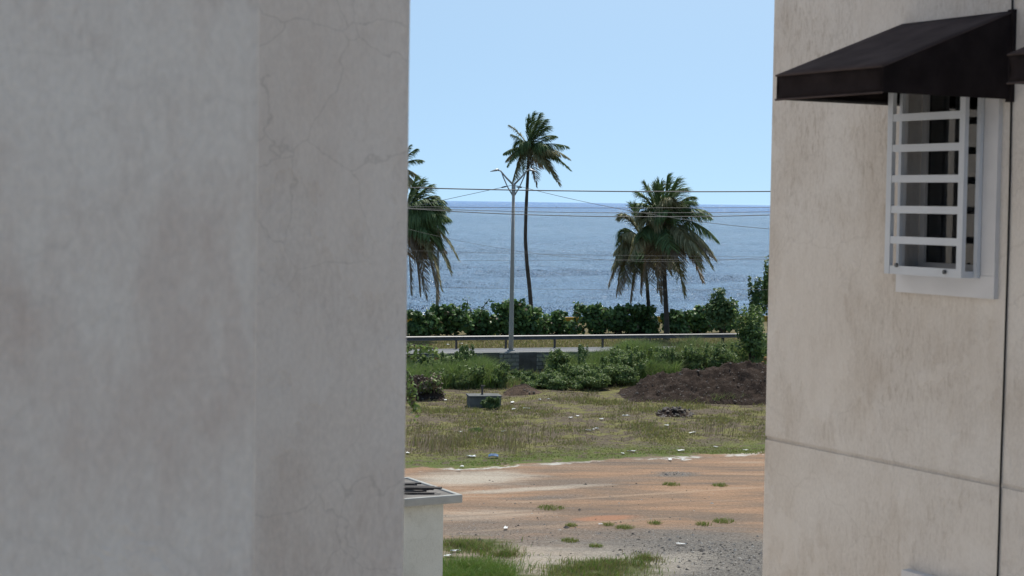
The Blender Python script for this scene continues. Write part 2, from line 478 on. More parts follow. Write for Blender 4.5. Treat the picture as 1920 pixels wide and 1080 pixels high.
# sea
def build_sea():
    ys = np.concatenate([[-60000], 120 * np.exp(np.linspace(0, math.log(60000/120), 420))])
    a = np.concatenate([[-6, -1.5, -.4], np.linspace(-.12, .22, 260), [.5, 1.5, 6]])
    V = np.zeros((len(ys), len(a), 3))
    V[..., 0] = np.where(ys[:, None] < 0, a[None]*60000, ys[:, None]*a[None])
    V[..., 1] = ys[:, None]
    V[..., 2] = -5.0
    # swell
    rng = np.random.default_rng(3)
    h = np.zeros(V.shape[:2])
    for i in range(26):
        L = rng.uniform(5, 30); th = rng.normal(-1.2, .5); k = 2*math.pi/L
        hh = L*.0065*np.sin(k*(V[..., 0]*math.cos(th) + V[..., 1]*math.sin(th)) + rng.uniform(0, 7))
        step = np.gradient(np.abs(ys))[:, None]
        h += hh * np.clip(1.6 - step*4/L, 0, 1)
    h[0] = 0
    V[..., 2] += h
    I = np.arange(len(ys)*len(a)).reshape(len(ys), len(a))
    Fc = np.stack([I[:-1,:-1], I[:-1,1:], I[1:,1:], I[1:,:-1]], -1).reshape(-1, 4)
    t = NT('sea_water')
    n1 = t.noise(1.0, 7, .68, t.mapping((.10, .035, .1), (0, 0, R(6))), dist=.3)
    n2 = t.noise(1.0, 5, .7, t.mapping((.42, .16, .4), (0, 0, R(-9))))
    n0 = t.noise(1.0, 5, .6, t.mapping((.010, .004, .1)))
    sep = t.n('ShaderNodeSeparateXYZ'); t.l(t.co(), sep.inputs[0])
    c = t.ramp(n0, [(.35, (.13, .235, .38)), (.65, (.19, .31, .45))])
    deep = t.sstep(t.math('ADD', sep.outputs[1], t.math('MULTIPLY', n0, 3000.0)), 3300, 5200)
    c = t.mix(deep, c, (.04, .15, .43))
    nm = t.bump(n1, 1.0, 14.0)
    nm = t.bump(n2, 1.0, 3.0, nm)
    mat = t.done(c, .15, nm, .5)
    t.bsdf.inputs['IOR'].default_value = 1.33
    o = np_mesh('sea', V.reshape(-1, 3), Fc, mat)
    o.data.polygons.foreach_set('use_smooth', [True]*len(o.data.polygons))
    tag(o, kind='structure')
build_sea()

# ------------------------------------------------------------------ right hand building
WA = R(29)
def ground_line(p): return Vector((p.x, p.y, 0))
RC = ground_line(at(1438.5, 540, 11.4))
WD = Vector((math.sin(WA), -math.cos(WA), 0)); WN = Vector((-math.cos(WA), -math.sin(WA), 0))
def wp(px, py, out=0.0):
    """pixel -> (s, z) on the plane of the right wall moved outwards by out"""
    d = ray(px, py); p0 = RC + WN*out
    k = (p0 - EYE).dot(WN) / d.dot(WN)
    p = EYE + d*k
    return (p - RC).dot(WD), p.z
def ws(px, py, out=0.0): return wp(px, py, out)[0]
def wz(px, py, out=0.0): return wp(px, py, out)[1]

def wall_with_holes(mb, xs, zs, holes, groove, depth, bev):
    """front wall in local x/z at y=0; outside is -y"""
    g0, g1, gd = groove
    xs = sorted(xs); zs = sorted(zs + [g0, g1])
    for i in range(len(xs)-1):
        for j in range(len(zs)-1):
            x0, x1, z0, z1 = xs[i], xs[i+1], zs[j], zs[j+1]
            cx, cz = (x0+x1)/2, (z0+z1)/2
            if any(a < cx < b and c < cz < d for a, b, c, d in holes): continue
            y = gd if g0 < cz < g1 else 0.0
            mb.add([(x0,y,z0),(x1,y,z0),(x1,y,z1),(x0,y,z1)], [(0,1,2,3)])
    xa, xb = xs[0], xs[-1]
    mb.add([(xa,0,g0),(xb,0,g0),(xb,gd,g0),(xa,gd,g0)], [(0,1,2,3)])
    mb.add([(xa,0,g1),(xb,0,g1),(xb,gd,g1),(xa,gd,g1)], [(3,2,1,0)])
    for a, b, c, d in holes:
        mb.add([(a,0,c),(b,0,c),(b,0,d),(a,0,d),(a,depth,c),(b,depth,c),(b,depth,d),(a,depth,d)],
               [(0,4,5,1),(1,5,6,2),(2,6,7,3),(3,7,4,0)])

def build_right():
    root = empty('apartment_building', RC, -(math.pi/2 - WA))
    tag(root, 'stained off-white plastered building on the right with a black awning over its barred window', 'building')
    H = 13.5; L = 9.0; W = 9.0
    s0 = ws(1700, 330); s1 = ws(1846, 330)
    z0 = wz(1772, 512); z1 = z0 + 1.30
    gz = wz(1438, 821)
    hole = (s0, s1, z0, z1)
    s2 = s1 + 1.75; hole2 = (s2, s2 + (s1-s0), z0, z1)
    mb = MB()
    b = .02
    wall_with_holes(mb, [b, s0, s1, s2, hole2[1], L], [0, z0, z1, H], [hole, hole2], (gz-.012, gz+.014, .014), .16, b)
    # rounded far corner, far side, roof, back
    for a0, a1 in ((0, 1), (1, 2), (2, 3)):
        t0, t1 = a0/3*math.pi/2, a1/3*math.pi/2
        p0 = (b - b*math.sin(t0), b - b*math.cos(t0)); p1 = (b - b*math.sin(t1), b - b*math.cos(t1))
        for (za, zb) in ((0, gz-.012), (gz+.014, H)):
            mb.add([(p1[0],p1[1],za),(p0[0],p0[1],za),(p0[0],p0[1],zb),(p1[0],p1[1],zb)], [(0,1,2,3)])
    mb.add([(b,.014,gz-.012),(b,.014,gz+.014),(.006,.02,gz+.014),(.006,.02,gz-.012)], [(3,2,1,0)])
    mb.add([(0,b,0),(0,W,0),(0,W,H),(0,b,H)], [(3,2,1,0)])
    mb.add([(L,0,0),(L,W,0),(L,W,H),(L,0,H)], [(0,1,2,3)])
    mb.add([(0,W,0),(L,W,0),(L,W,H),(0,W,H)], [(3,2,1,0)])
    mb.add([(b,0,H),(L,0,H),(L,W,H),(0,W,H),(0,b,H)], [(0,1,2,3,4)])
    mb.build('wall', M['stucco_r'], root)

    def window(hs, first):
        a, bb, c, d = hs
        tw = .075; tp = .03
        fr = MB()
        zb = c - .125
        fr.box((a-.035, -tp, c), (a, 0.10, d+.08))
        fr.box((bb+.002, -tp, c), (bb+.125, 0.10, d+.08))
        fr.box((a-.035, -tp-.002, zb), (bb+.127, 0.06, c-.001))
        fr.box((a, -tp, d), (bb, 0.10, d+.08))
        o = fr.build('window', M['trim'], root)
        # sash
        sa = MB()
        sa.box((a+.002, .105, c+.002), (a+.045, .15, d-.002))
        sa.box((bb-.045, .105, c+.002), (bb-.002, .15, d-.002))
        sa.box((a+.045, .106, c+.002), (bb-.045, .152, c+.05))
        mid = a + .24*(bb-a)
        sa.box((a+.01, .0, c+.001), (bb-.01, .104, c+.02))
        sa.build('sash', M['sash'], o)
        gl = MB()
        gl.box((a+.046, .122, c+.051), (bb-.046, .126, d-.01))
        gl.build('pane', M['glass'], o)
        cu_ = MB(); n = 60; vs = []; fs = []
        for i in range(n+1):
            x = a + .0 + (bb-a)*.36*i/n
            y = .30 + .025*math.sin(i*1.05) + .012*math.sin(i*2.3+1)
            vs += [(x, y, c+.03), (x, y, d)]
        for i in range(n): fs.append((2*i, 2*i+2, 2*i+3, 2*i+1))
        cu_.add(vs, fs); cu_.build('curtain', M['curtain'], o, smooth=True)
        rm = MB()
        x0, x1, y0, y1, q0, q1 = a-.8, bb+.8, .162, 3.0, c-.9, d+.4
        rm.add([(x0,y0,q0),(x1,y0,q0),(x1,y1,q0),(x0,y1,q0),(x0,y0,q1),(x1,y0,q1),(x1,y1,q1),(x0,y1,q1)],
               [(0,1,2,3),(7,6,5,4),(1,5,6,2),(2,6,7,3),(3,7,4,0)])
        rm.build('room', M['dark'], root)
        return o
    t = NT('window_glass')
    fr = t.n('ShaderNodeFresnel'); fr.inputs[0].default_value = 1.5
    gs = t.n('ShaderNodeBsdfGlossy'); gs.inputs['Roughness'].default_value = .02
    tr = t.n('ShaderNodeBsdfTransparent'); tr.inputs[0].default_value = (.72, .74, .76, 1)
    mx = t.n('ShaderNodeMixShader')
    t.l(t.math('ADD', t.math('MULTIPLY', fr.outputs[0], 1.0), .05, clamp=True), mx.inputs[0])
    t.l(tr.outputs[0], mx.inputs[1]); t.l(gs.outputs[0], mx.inputs[2]); t.l(mx.outputs[0], t.out.inputs[0])
    M['glass'] = t.mat
    window(hole, True); window(hole2, False)

    # white grille standing out from the first window
    def grille(hs):
        a, bb, c, d = hs
        P = .15
        q = MB(); w_ = .042
        top = d + .05; bot = c - .015
        xa = ws(1662, 330, P); xb = ws(1807, 330, P)
        q = MB(); q.box((xa, -P, bot), (xa+w_, -P+.02, top)); 
        g = empty('window_grille', (0, 0, 0)); g.matrix_world = root.matrix_basis
        tag(g, 'white painted flat-bar grille standing out from the barred window under the black awning', 'window grille')
        for x in (xa, xb-w_):
            q = MB(); q.box((x, -P, bot), (x+w_, -P+.028, top)); q.build('upright', M['white'], g)
        n = 7
        for i in range(n+1):
            z = bot + .175*i + .0
            q = MB(); h_ = .042 if i else .048
            q.box((xa+w_+.001, -P+.003, z), (xb-w_-.001, -P+.015, z+h_)); q.build('bar', M['white'], g)
        for (x, nm) in ((xa+.004, 'bracket'), (xb-.03, 'bracket')):
            q = MB(); q.box((x, -P+.03, bot), (x+.024, -.032, bot+.035)); q.build('bracket', M['white'], g)
            q = MB(); q.box((x, -P+.03, top-.04), (x+.024, -.032, top)); q.build('bracket', M['white'], g)
        q = MB(); q.box((xb-.005, -.058, bot), (xb+.022, -.034, top)); q.build('upright', M['white'], g)
        q = MB(); q.box((xa-.005, -.058, bot+.036), (xa+.018, -.034, top-.041)); q.build('upright', M['white'], g)
        for (px, py) in ((1680, 497), (1770, 510)):
            bl = MB()
            s, z = wp(px, py, P+.005)
            bl.tube([(s, -P-.012, z), (s+.004, -P+.002, z)], .012, 8)
            bl.build('bolt', M['rail'], g)
    grille(hole)

    # black awnings
    def awning(sa, sb, zt, zv, zb, P, label):
        g = empty('awning', (0, 0, 0)); g.matrix_world = root.matrix_basis
        tag(g, label, 'awning', 'black canvas awnings on the right building')
        th = .012
        ns = 14; nt_ = 10
        top = MB(); vs = []; fs = []
        for i in range(ns+1):
            for j in range(nt_+1):
                k = j/nt_
                sag = -.012*math.sin(math.pi*k)*(1+.4*math.sin(i*1.3)) 
                x = sa + (sb-sa)*i/ns
                vs.append((x, -.004 - (P-.004)*k, zt + (zv-zt)*k + sag*math.sin(math.pi*i/ns)))
        for i in range(ns):
            for j in range(nt_):
                a_ = i*(nt_+1)+j
                fs.append((a_, a_+1, a_+nt_+2, a_+nt_+1))
        top.add(vs, fs); o = top.build('canopy', M['awning_top'], g, smooth=True)
        sol = o.modifiers.new('thickness', 'SOLIDIFY'); sol.thickness = .006; sol.offset = 1
        vl = MB(); vs = []; fs = []
        for i in range(ns+1):
            x = sa + (sb-sa)*i/ns
            for j in range(5):
                k = j/4
                bow = .010*math.sin(math.pi*k)
                vs.append((x, -P + bow*(1+.3*math.sin(i*2.1)), zv - .001 + (zb-zv)*k + (.004*math.sin(i*1.7) if j == 4 else 0)))
        for i in range(ns):
            for j in range(4):
                a_ = i*5+j; fs.append((a_, a_+1, a_+6, a_+5))
        vl.add(vs, fs); o = vl.build('valance', M['awning'], g, smooth=True)
        sol = o.modifiers.new('thickness', 'SOLIDIFY'); sol.thickness = .006
        for x in (sa, sb):
            sd_ = MB()
            sd_.add([(x, -.004, zt-.004), (x, -P+.003, zv-.004), (x, -P+.003, zb), (x, -.004, zb-.0)], [(0,1,2,3)])
            o = sd_.build('side_panel', M['awning'], g)
            sol = o.modifiers.new('thickness', 'SOLIDIFY'); sol.thickness = .005; sol.offset = 0
        # frame tubes under the cloth
        ft = MB()
        i_ = .012
        ft.tube([(sa+i_, -P+.022, zb+.01), (sb-i_, -P+.022, zb+.01)], .011, 8)
        for x in (sa+i_+.006, sb-i_-.006):
            ft.tube([(x, -P+.02, zb+.012), (x, -.012, zb+.012)], .011, 8)
            ft.tube([(x, -P+.03, zv-.03), (x, -.012, zt-.03)], .009, 8)
        ft.build('frame', M['cable'], g)
        pipe = MB()
        pipe.tube([(sa-.004, -P-.002, zv), (sb+.004, -P-.002, zv)], .006, 6)
        pipe.tube([(sb+.003, -P, zv), (sb+.003, -.006, zt)], .005, 6)
        pipe.tube([(sa-.004, -P-.001, zb), (sb+.004, -P-.001, zb)], .006, 6)
        pipe.build('hem', M['awning_top'], g)
        wb = MB()
        wb.box((sb-.02, -.03, zb-.015), (sb+.02, -.003, zt+.01))
        wb.build('wall_bracket', M['awning'], g)
    sB = ws(1900, 100); sA = ws(1693, 47)
    zt = wz(1800, 34)
    # projection solved from the pixel of the near front corner
    best = None
    for k in range(300):
        P = .3 + k*.004
        s = ws(1655, 126, P)
        if best is None or abs(s-sB) < best[0]: best = (abs(s-sB), P)
    P = best[1]
    zv = wz(1655, 124, P); zb = wz(1655, 173, P)
    global AW
    AW = (sA, sB, zt, zv, zb, P)
    print('awning', AW, 'hole', hole, 'groove', gz)
    awning(sA, sB, zt, zv, zb, P, 'black canvas awning whole in view above the white barred window')
    sA2 = ws(1891, 110, P)
    awning(sA2, sA2 + (sB-sA), zt, zv, zb, P, 'black canvas awning of which only one front corner shows at the right edge')

    # black cable down the wall
    q = MB(); pts = []
    for (px, py) in ((1898.5, -60), (1898, 20), (1897, 120), (1896, 200), (1893.5, 330), (1890, 470), (1886, 600), (1881.5, 740), (1877, 860), (1873.5, 980), (1870, 1085), (1867, 1200)):
        s, z = wp(px, py, .008)
        pts.append(RC + WD*s + WN*.008 + Vector((0, 0, z)))
    q.tube(pts, .0055, 6)
    tag(q.build('cable', M['cable'], smooth=True), 'thin black cable running down the stained plaster beside the window', 'cable')
    # top of the surround of the window below
    s, z = wp(1690, 1068, .06)
    q = MB()
    q.box((s, -.06, z-.10), (s+1.2, -.001, z)); q.box((s+.02, -.05, z-1.4), (s+.09, -.001, z-.10)); q.box((s+1.09, -.05, z-1.4), (s+1.16, -.001, z-.10))
    o = q.build('window_surround', M['trim'], root)
build_right()

# ------------------------------------------------------------------ left hand building
def build_left():
    LE = ground_line(at(766, 540, 6.2))
    root = empty('plastered_building', LE, WA)
    tag(root, 'cracked grey plastered building filling the left of the view, close up', 'building')
    H = 13.5
    def block(mb, x0, x1, y0, y1, b):
        prof = [(x0, y1), (x0, y0), (x1-b, y0)]
        for k in range(1, 5):
            t0 = k/4*math.pi/2
            prof.append((x1-b+b*math.sin(t0), y0+b-b*math.cos(t0)))
        prof.append((x1, y1))
        n = len(prof)
        nz = 40
        vs = []
        for j in range(nz+1):
            z = H*j/nz
            for i, p in enumerate(prof):
                wob = .0
                if 2 <= i < n-1: wob = .0035*mnoise.noise((z*1.3, i*.2, x1)) + .0015*mnoise.noise((z*6, i*.2, x1))
                vs.append((p[0]+wob, p[1], z))
        fs = []
        for j in range(nz):
            for i in range(n):
                k = (i+1) % n
                fs.append((j*n+i, j*n+k, (j+1)*n+k, (j+1)*n+i))
        fs.append(tuple(nz*n + i for i in range(n)))
        mb.add(vs, fs)
    mb = MB(); block(mb, -7, 0, 0, 10, .018); mb.build('wall', M['stucco_l'], root)
    # nearer bay of the same building
    be = ground_line(at(487, 540, 3.9))
    rel = be - LE
    ux = Vector((math.cos(WA), math.sin(WA), 0)); uy = Vector((-math.sin(WA), math.cos(WA), 0))
    bx, by = rel.dot(ux), rel.dot(uy)
    mb = MB(); block(mb, bx-3.5, bx, by, -.004, .02); mb.build('bay', M['stucco_n'], root)
build_left()

# ------------------------------------------------------------------ booth with flat roof
def build_booth():
    z_top = 2.9
    c = onz(868, 927, z_top)         # near right tip of the slab
    rz = WA
    root = empty('pump_house', ground_line(c), rz)
    tag(root, 'small grey flat-roofed booth beside the left building, rods on its roof', 'booth')
    # local x along the front, y to the back; tip at (0,0)
    W, D, T = 2.6, 2.45, .17
    ov = .33
    mb = MB()
    mb.box((-W+ov, ov*.6, 0), (-ov, D-ov, z_top-T-.001)); mb.build('wall', M['booth'], root)
    mb = MB()
    r = .10
    mb.box((-W, 0, z_top-T), (0, r, z_top)); mb.box((-W, D-r, z_top-T), (0, D, z_top))
    mb.box((-W, r, z_top-T), (-W+r, D-r, z_top)); mb.box((-r, r, z_top-T), (0, D-r, z_top))
    rf = mb.build('roof_rim', M['concrete'], root)
    bv = rf.modifiers.new('bevel', 'BEVEL'); bv.width = .025; bv.segments = 2
    mb = MB(); mb.box((-W+r+.001, r+.001, z_top-T+.002), (-r-.001, D-r-.001, z_top-.03)); mb.build('roof_slab', M['roof'], root)
    # rods lying on the roof
    rng = random.Random(5)
    Mx = Matrix.Translation(ground_line(c)) @ Matrix.Rotation(rz, 4, 'Z')
    for i in range(18):
        x1 = -.22 - rng.random()*.35; y1 = .25 + rng.random()*1.1
        ln = 1.3 + rng.random()*.7; an = R(158 + rng.gauss(0, 5)) 
        z = z_top - .008 + .03*(i % 4)
        a = Mx @ Vector((x1, y1, z)); b = Mx @ Vector((max(-W+.15, x1+math.cos(an)*ln), min(D-.15, y1+math.sin(an)*ln), z+.012))
        mid = (a+b)/2 + Vector((rng.gauss(0,.03), rng.gauss(0,.03), .008))
        q = MB(); q.tube([a, mid, b], .021, 6)
        o = q.build('rod', M['rod'])
        tag(o, 'dark rod lying in the loose bundle on the flat booth roof', 'rod', 'rods on the booth roof')
build_booth()

# ------------------------------------------------------------------ retaining wall
def build_wall():
    root = empty('retaining_wall', RO, RA)
    tag(root, 'weathered stone retaining wall under the pavement, with block piers and dark panels', 'stone wall')
    def brick(name, c1, c2, mortar, sc):
        t = NT(name)
        b = t.n('ShaderNodeTexBrick')
        b.inputs['Color1'].default_value = (*c1, 1); b.inputs['Color2'].default_value = (*c2, 1); b.inputs['Mortar'].default_value = (*mortar, 1)
        b.inputs['Scale'].default_value = 1.0
        b.inputs['Brick Width'].default_value = .42; b.inputs['Row Height'].default_value = .20; b.inputs['Mortar Size'].default_value = .022
        mp = t.mapping((1, 1, 1), (R(90), 0, 0)); t.l(mp, b.inputs[0])
        n = t.noise(3, 5, .65)
        c = t.mix(1.0, b.outputs[0], t.ramp(n, [(.3, .55), (.7, 1.15)]), 'MULTIPLY')
        nm = t.bump(t.math('SUBTRACT', n, b.outputs[1]), .6, .04)
        return t.done(c, .95, nm, .1)
    mp_ = brick('block_stone', (.42, .40, .36), (.25, .24, .22), (.13, .13, .12), 1)
    md = m_plain('dark_render', (.125, .115, .105), .95, .35, 2.5, .1, 0, .02)
    def uu(px): 
        p = at(px, 665, 88.2); return uv_of(p.x, p.y)[0]
    edges = [-60, uu(700), uu(790), uu(850), uu(892), uu(905), uu(938), uu(978), uu(1015), uu(1062), uu(1095), uu(1170), uu(1300), 70]
    for i in range(len(edges)-1):
        q = MB(); a, b = edges[i], edges[i+1]
        pier = i % 2 == 0
        if edges[i] >= uu(1014): pier = True
        if pier:
            q.box((a, -.03, -.4), (b, .30, ROADZ-.03)); q.build('pier', mp_, root)
        else:
            q.box((a+.001, .02, -.4), (b-.001, .30, ROADZ-.035)); q.build('panel', md, root)
    q = MB(); q.box((-60, .03, ROADZ-.028), (70, .31, ROADZ-.002)); q.build('coping', M['concrete'], root)
build_wall()

# ------------------------------------------------------------------ guardrail
def build_rail():
    v0 = 2.15
    def uu(px):
        p = at(px, 655, 90.5); return uv_of(p.x, p.y)[0]
    root = empty('guardrail', rd(0, v0, ROADZ), RA)
    tag(root, 'long galvanised roadside guardrail on dark posts along the hedge', 'guardrail')
    prof = [(0.0, .44), (-.025, .45), (-.065, .47), (-.065, .505), (-.015, .535), (-.015, .575), (-.065, .605), (-.065, .64), (-.02, .665), (0, .675)]
    q = MB(); vs = []; fs = []
    us = np.linspace(-40, 22, 60)
    for u in us:
        for (y, z) in prof: vs.append((u, y, z))
    n = len(prof)
    for i in range(len(us)-1):
        for j in range(n-1): fs.append((i*n+j, (i+1)*n+j, (i+1)*n+j+1, i*n+j+1))
    q.add(vs, fs); o = q.build('beam', M['rail'], root)
    so_ = o.modifiers.new('thickness', 'SOLIDIFY'); so_.thickness = .012
    p0, step = uu(850), uu(951) - uu(850)
    for k in range(-9, 9):
        u = p0 + k*step
        q = MB()
        q.box((u-.045, .02, -.2), (u+.045, .12, .665)); q.box((u-.05, -.0, .46), (u+.05, .03, .64))
        q.build('post', M['post'], root)
build_rail()

# ochre low wall behind the hedge
q = MB(); q.box((-40, 20.8, ROADZ-.4), (60, 21.1, ROADZ+.30))
o = q.build('low_wall', M['ochre']); o.location = RO; o.rotation_euler = (0, 0, RA)
tag(o, 'low ochre painted wall glimpsed through gaps in the hedge', 'low wall')

# ------------------------------------------------------------------ street lamp and pole
def build_lamp():
    D = 89.3
    base = at(958, 660, D); base.z = ROADZ
    root = empty('street_lamp', base)
    tag(root, 'tall grey double-armed street lamp standing at the guardrail', 'street lamp')
    k = D / F
    top = at(963, 348, D) - base
    q = MB(); q.tube([(0,0,0), (0,0,1.2), top*.5 + Vector((0,0,0)), top], [.125, .12, .10, .075], 12)
    q.build('pole', M['pole'], root, smooth=True)
    q = MB(); q.tube([top - Vector((0,0,.5)), top + Vector((0,0,.06))], [.10, .10], 10); q.build('collar', M['galv'], root)
    q = MB(); q.tube([(0,0,-.05), (0,0,.06)], [.2, .2], 10); q.build('base_plate', M['galv'], root)
    P = lambda px, py: at(px, py, D) - base
    for sgn in (1, -1):
        def mx(px): return 963 + sgn*(px - 963)
        q = MB()
        q.tube([P(mx(962), 346), P(mx(950), 334), P(mx(942), 324.5), P(mx(938.5), 320.2), P(mx(934), 319.5)], [.05, .045, .04, .038, .034], 8)
        q.tube([P(mx(961), 366), P(mx(952), 351), P(mx(944), 333), P(mx(940), 322)], [.035, .03, .03, .025], 8)
        a = q.build('arm', M['galv'], root, smooth=True)
        # lamp head: a flattened tapering body
        pts = []; rr = []
        q = MB()
        n = 10; segs = 8
        A = P(mx(936), 318.8); B = P(mx(919), 322.0)
        vs = []; fs = []
        for i in range(segs+1):
            t = i/segs
            c = A.lerp(B, t)
            wdt = .17*(math.sin(min(1, t*1.5+.2)*math.pi*.5))*(1 - .75*max(0, (t-.55)/.45)**2)
            hgt = .11*(math.sin(min(1, t*2.2+.25)*math.pi*.5))*(1 - .8*max(0, (t-.25)/.75))
            for k2 in range(n):
                th = 2*math.pi*k2/n
                zz = math.sin(th)*hgt; zz = zz if zz > 0 else zz*.35
                vs.append(c + Vector((0, math.cos(th)*wdt, zz)))
        for i in range(segs):
            for k2 in range(n):
                k3 = (k2+1) % n
                fs.append((i*n+k2, i*n+k3, (i+1)*n+k3, (i+1)*n+k2))
        fs.append(tuple(range(n-1, -1, -1))); fs.append(tuple(segs*n+k2 for k2 in range(n)))
        q.add(vs, fs)
        q.build('lamp_head', M['galv'], root, smooth=True)
    # far pole behind the left palm
    b2 = at(819, 600, 101); b2.z = ROADZ
    t2 = at(823, 390, 101) - b2
    q = MB(); q.tube([(0,0,0), t2*.5, t2], [.095, .085, .07], 10)
    r2 = empty('utility_pole', b2)
    tag(r2, 'slim grey pole rising from the hedge into the left palm', 'pole')
    q.build('shaft', M['galv'], r2, smooth=True)
    q = MB(); q.bar(t2 + Vector((-.5,0,-.15)), t2 + Vector((.5,0,-.15)), .08, .08); q.build('crossarm', M['wood'], r2)
build_lamp()

# ------------------------------------------------------------------ overhead wires
def wire(pts, depth, rad, label, ext=True, name='overhead_wire', ins=None, group='overhead wires across the view'):
    xs = np.array([p[0] for p in pts], float); ys = np.array([p[1] for p in pts], float)
    deg = 1 if len(pts) == 2 else 2
    co_ = np.polyfit(xs, ys, deg)
    a, b = (xs[0], xs[-1])
    if ext: a, b = ext if isinstance(ext, tuple) else (250, 1950)
    P = [at(x, float(np.polyval(co_, x)), depth) for x in np.linspace(a, b, 40)]
    if ext is True: P = [P[0] + (P[0]-P[1]).normalized()*60] + P + [P[-1] + (P[-1]-P[-2]).normalized()*60]
    q = MB(); q.tube(P, rad, 5)
    c = P[len(P)//2]
    o = q.build(name, M['wire'], smooth=True, loc=c)
    tag(o, label, 'wire', group)
    if ins:
        p = at(ins[0], ins[1], depth) - c
        d = (P[-1]-P[0]).normalized()
        q = MB(); q.tube([p - d*.16, p - d*.08, p + d*.08, p + d*.16], [.012, .035, .035, .012], 8)
        q.build('insulator', M['cable'], o)
wire([(770,352),(960,356.4),(1100,358.4),(1440,359)], 84, .030, 'thick highest wire, just above the sea horizon')
wire([(770,387.5),(960,389.2),(1440,389)], 84.4, .013, 'faint thin wire just under the sea horizon, second highest')
wire([(770,390.5),(960,396.2),(1110,398.8),(1440,397)], 84.8, .014, 'thin wire between the faint horizon wire and the thicker sagging one')
wire([(770,392),(850,396.5),(960,401.3),(1110,405.6),(1200,406.8),(1360,405.4),(1440,403)], 85.2, .021, 'thicker sagging wire crossing the palms well under the horizon')
wire([(840,447),(956,468),(1056,481),(1150,488)], 86, .007, 'thin wire sloping down to the right over the middle of the sea', (600, 1500))
wire([(840,472),(1100,478),(1440,481)], 86.4, .006, 'hair-thin level wire over the middle of the sea')
wire([(840,489),(1100,487.5),(1440,486)], 86.8, .007, 'thin level wire over the sea below the hair-thin one')
wire([(770,537),(960,541),(1440,543)], 87.2, .007, 'lowest wire, over the sea just above the hedge')
wire([(700,404),(823,377),(945,350.5),(962,347)], 89.2, .013, 'stay wire sloping down to the left from the street lamp top', (560, 962), 'stay_wire', (945, 350.5), 'stay wires of the street lamp')
wire([(966,348),(1000,355),(1110,381),(1155,391),(1309,415),(1441,429)], 89.4, .013, 'stay wire sloping down to the right from the street lamp top', (966, 1700), 'stay_wire', (973, 351), 'stay wires of the street lamp')

# ------------------------------------------------------------------ palms
def frond_mesh(P0, P1, P2, nl, ll, lw, droop, rng, dense=1.0, wind=.15, mi=0):
    """one feathered frond along a quadratic curve; returns MB"""
    q = MB()
    L = (P1-P0).length + (P2-P1).length
    def pt(t): return P0*(1-t)**2 + P1*2*t*(1-t) + P2*t*t
    def tg(t): return ((P1-P0)*(1-t) + (P2-P1)*t).normalized()
    q.tube([pt(i/8) for i in range(9)], [.035*(1-i/8*.85)*max(.7, L/3.3) for i in range(9)], 5)
    nl = int(nl*1.5)
    for i in range(nl):
        t = .10 + .90*(i+rng.random()*.6)/nl
        p = pt(min(t, 1)); d = tg(min(t, 1))
        side = d.cross(Vector((0,0,1)))
        if side.length < .15: side = Vector((1,0,0)).cross(d)
        side.normalize()
        prof = min(1, (t-.02)/.28) * (1 - .62*max(0, (t-.5)/.5)**1.4)
        for s in (-1, 1):
            if rng.random() > dense: continue
            l = ll*prof*rng.uniform(.8, 1.1)
            up_ = max(0.0, d.z); dn_ = max(0.0, -d.z)
            dr = droop*rng.uniform(.7, 1.4)*(1.3 - .5*up_ - 1.05*dn_)
            a = (side*s*(1.0 - .35*t)*(1 - .45*up_) + d*(.28+.45*t + .5*up_ - .12*dn_) + Vector((0,0,1))*(.16 - dr*.75) + Vector((wind, 0, 0))*.5).normalized()
            b = (a + Vector((wind*1.2, 0, -dr*1.2)) + Vector((rng.gauss(0,.12), rng.gauss(0,.12), rng.gauss(0,.12)))).normalized()
            c = (b + Vector((wind, 0, -dr*1.2))).normalized()
            p1 = p + a*l*.4; p2 = p1 + b*l*.35; p3 = p2 + c*l*.3
            n_ = a.cross(Vector((0,0,1)) if abs(a.z) < .9 else Vector((0,1,0))).normalized()
            n_ = (n_ + Vector((rng.gauss(0,.5), rng.gauss(0,.5), rng.gauss(0,.5)))).normalized()
            wv = n_*lw*.5
            q.add([p-wv*.6, p+wv*.6, p1+wv, p1-wv, p2+wv*.75, p2-wv*.75, p3], [(0,1,2,3), (3,2,4,5), (5,4,6)])
    return q

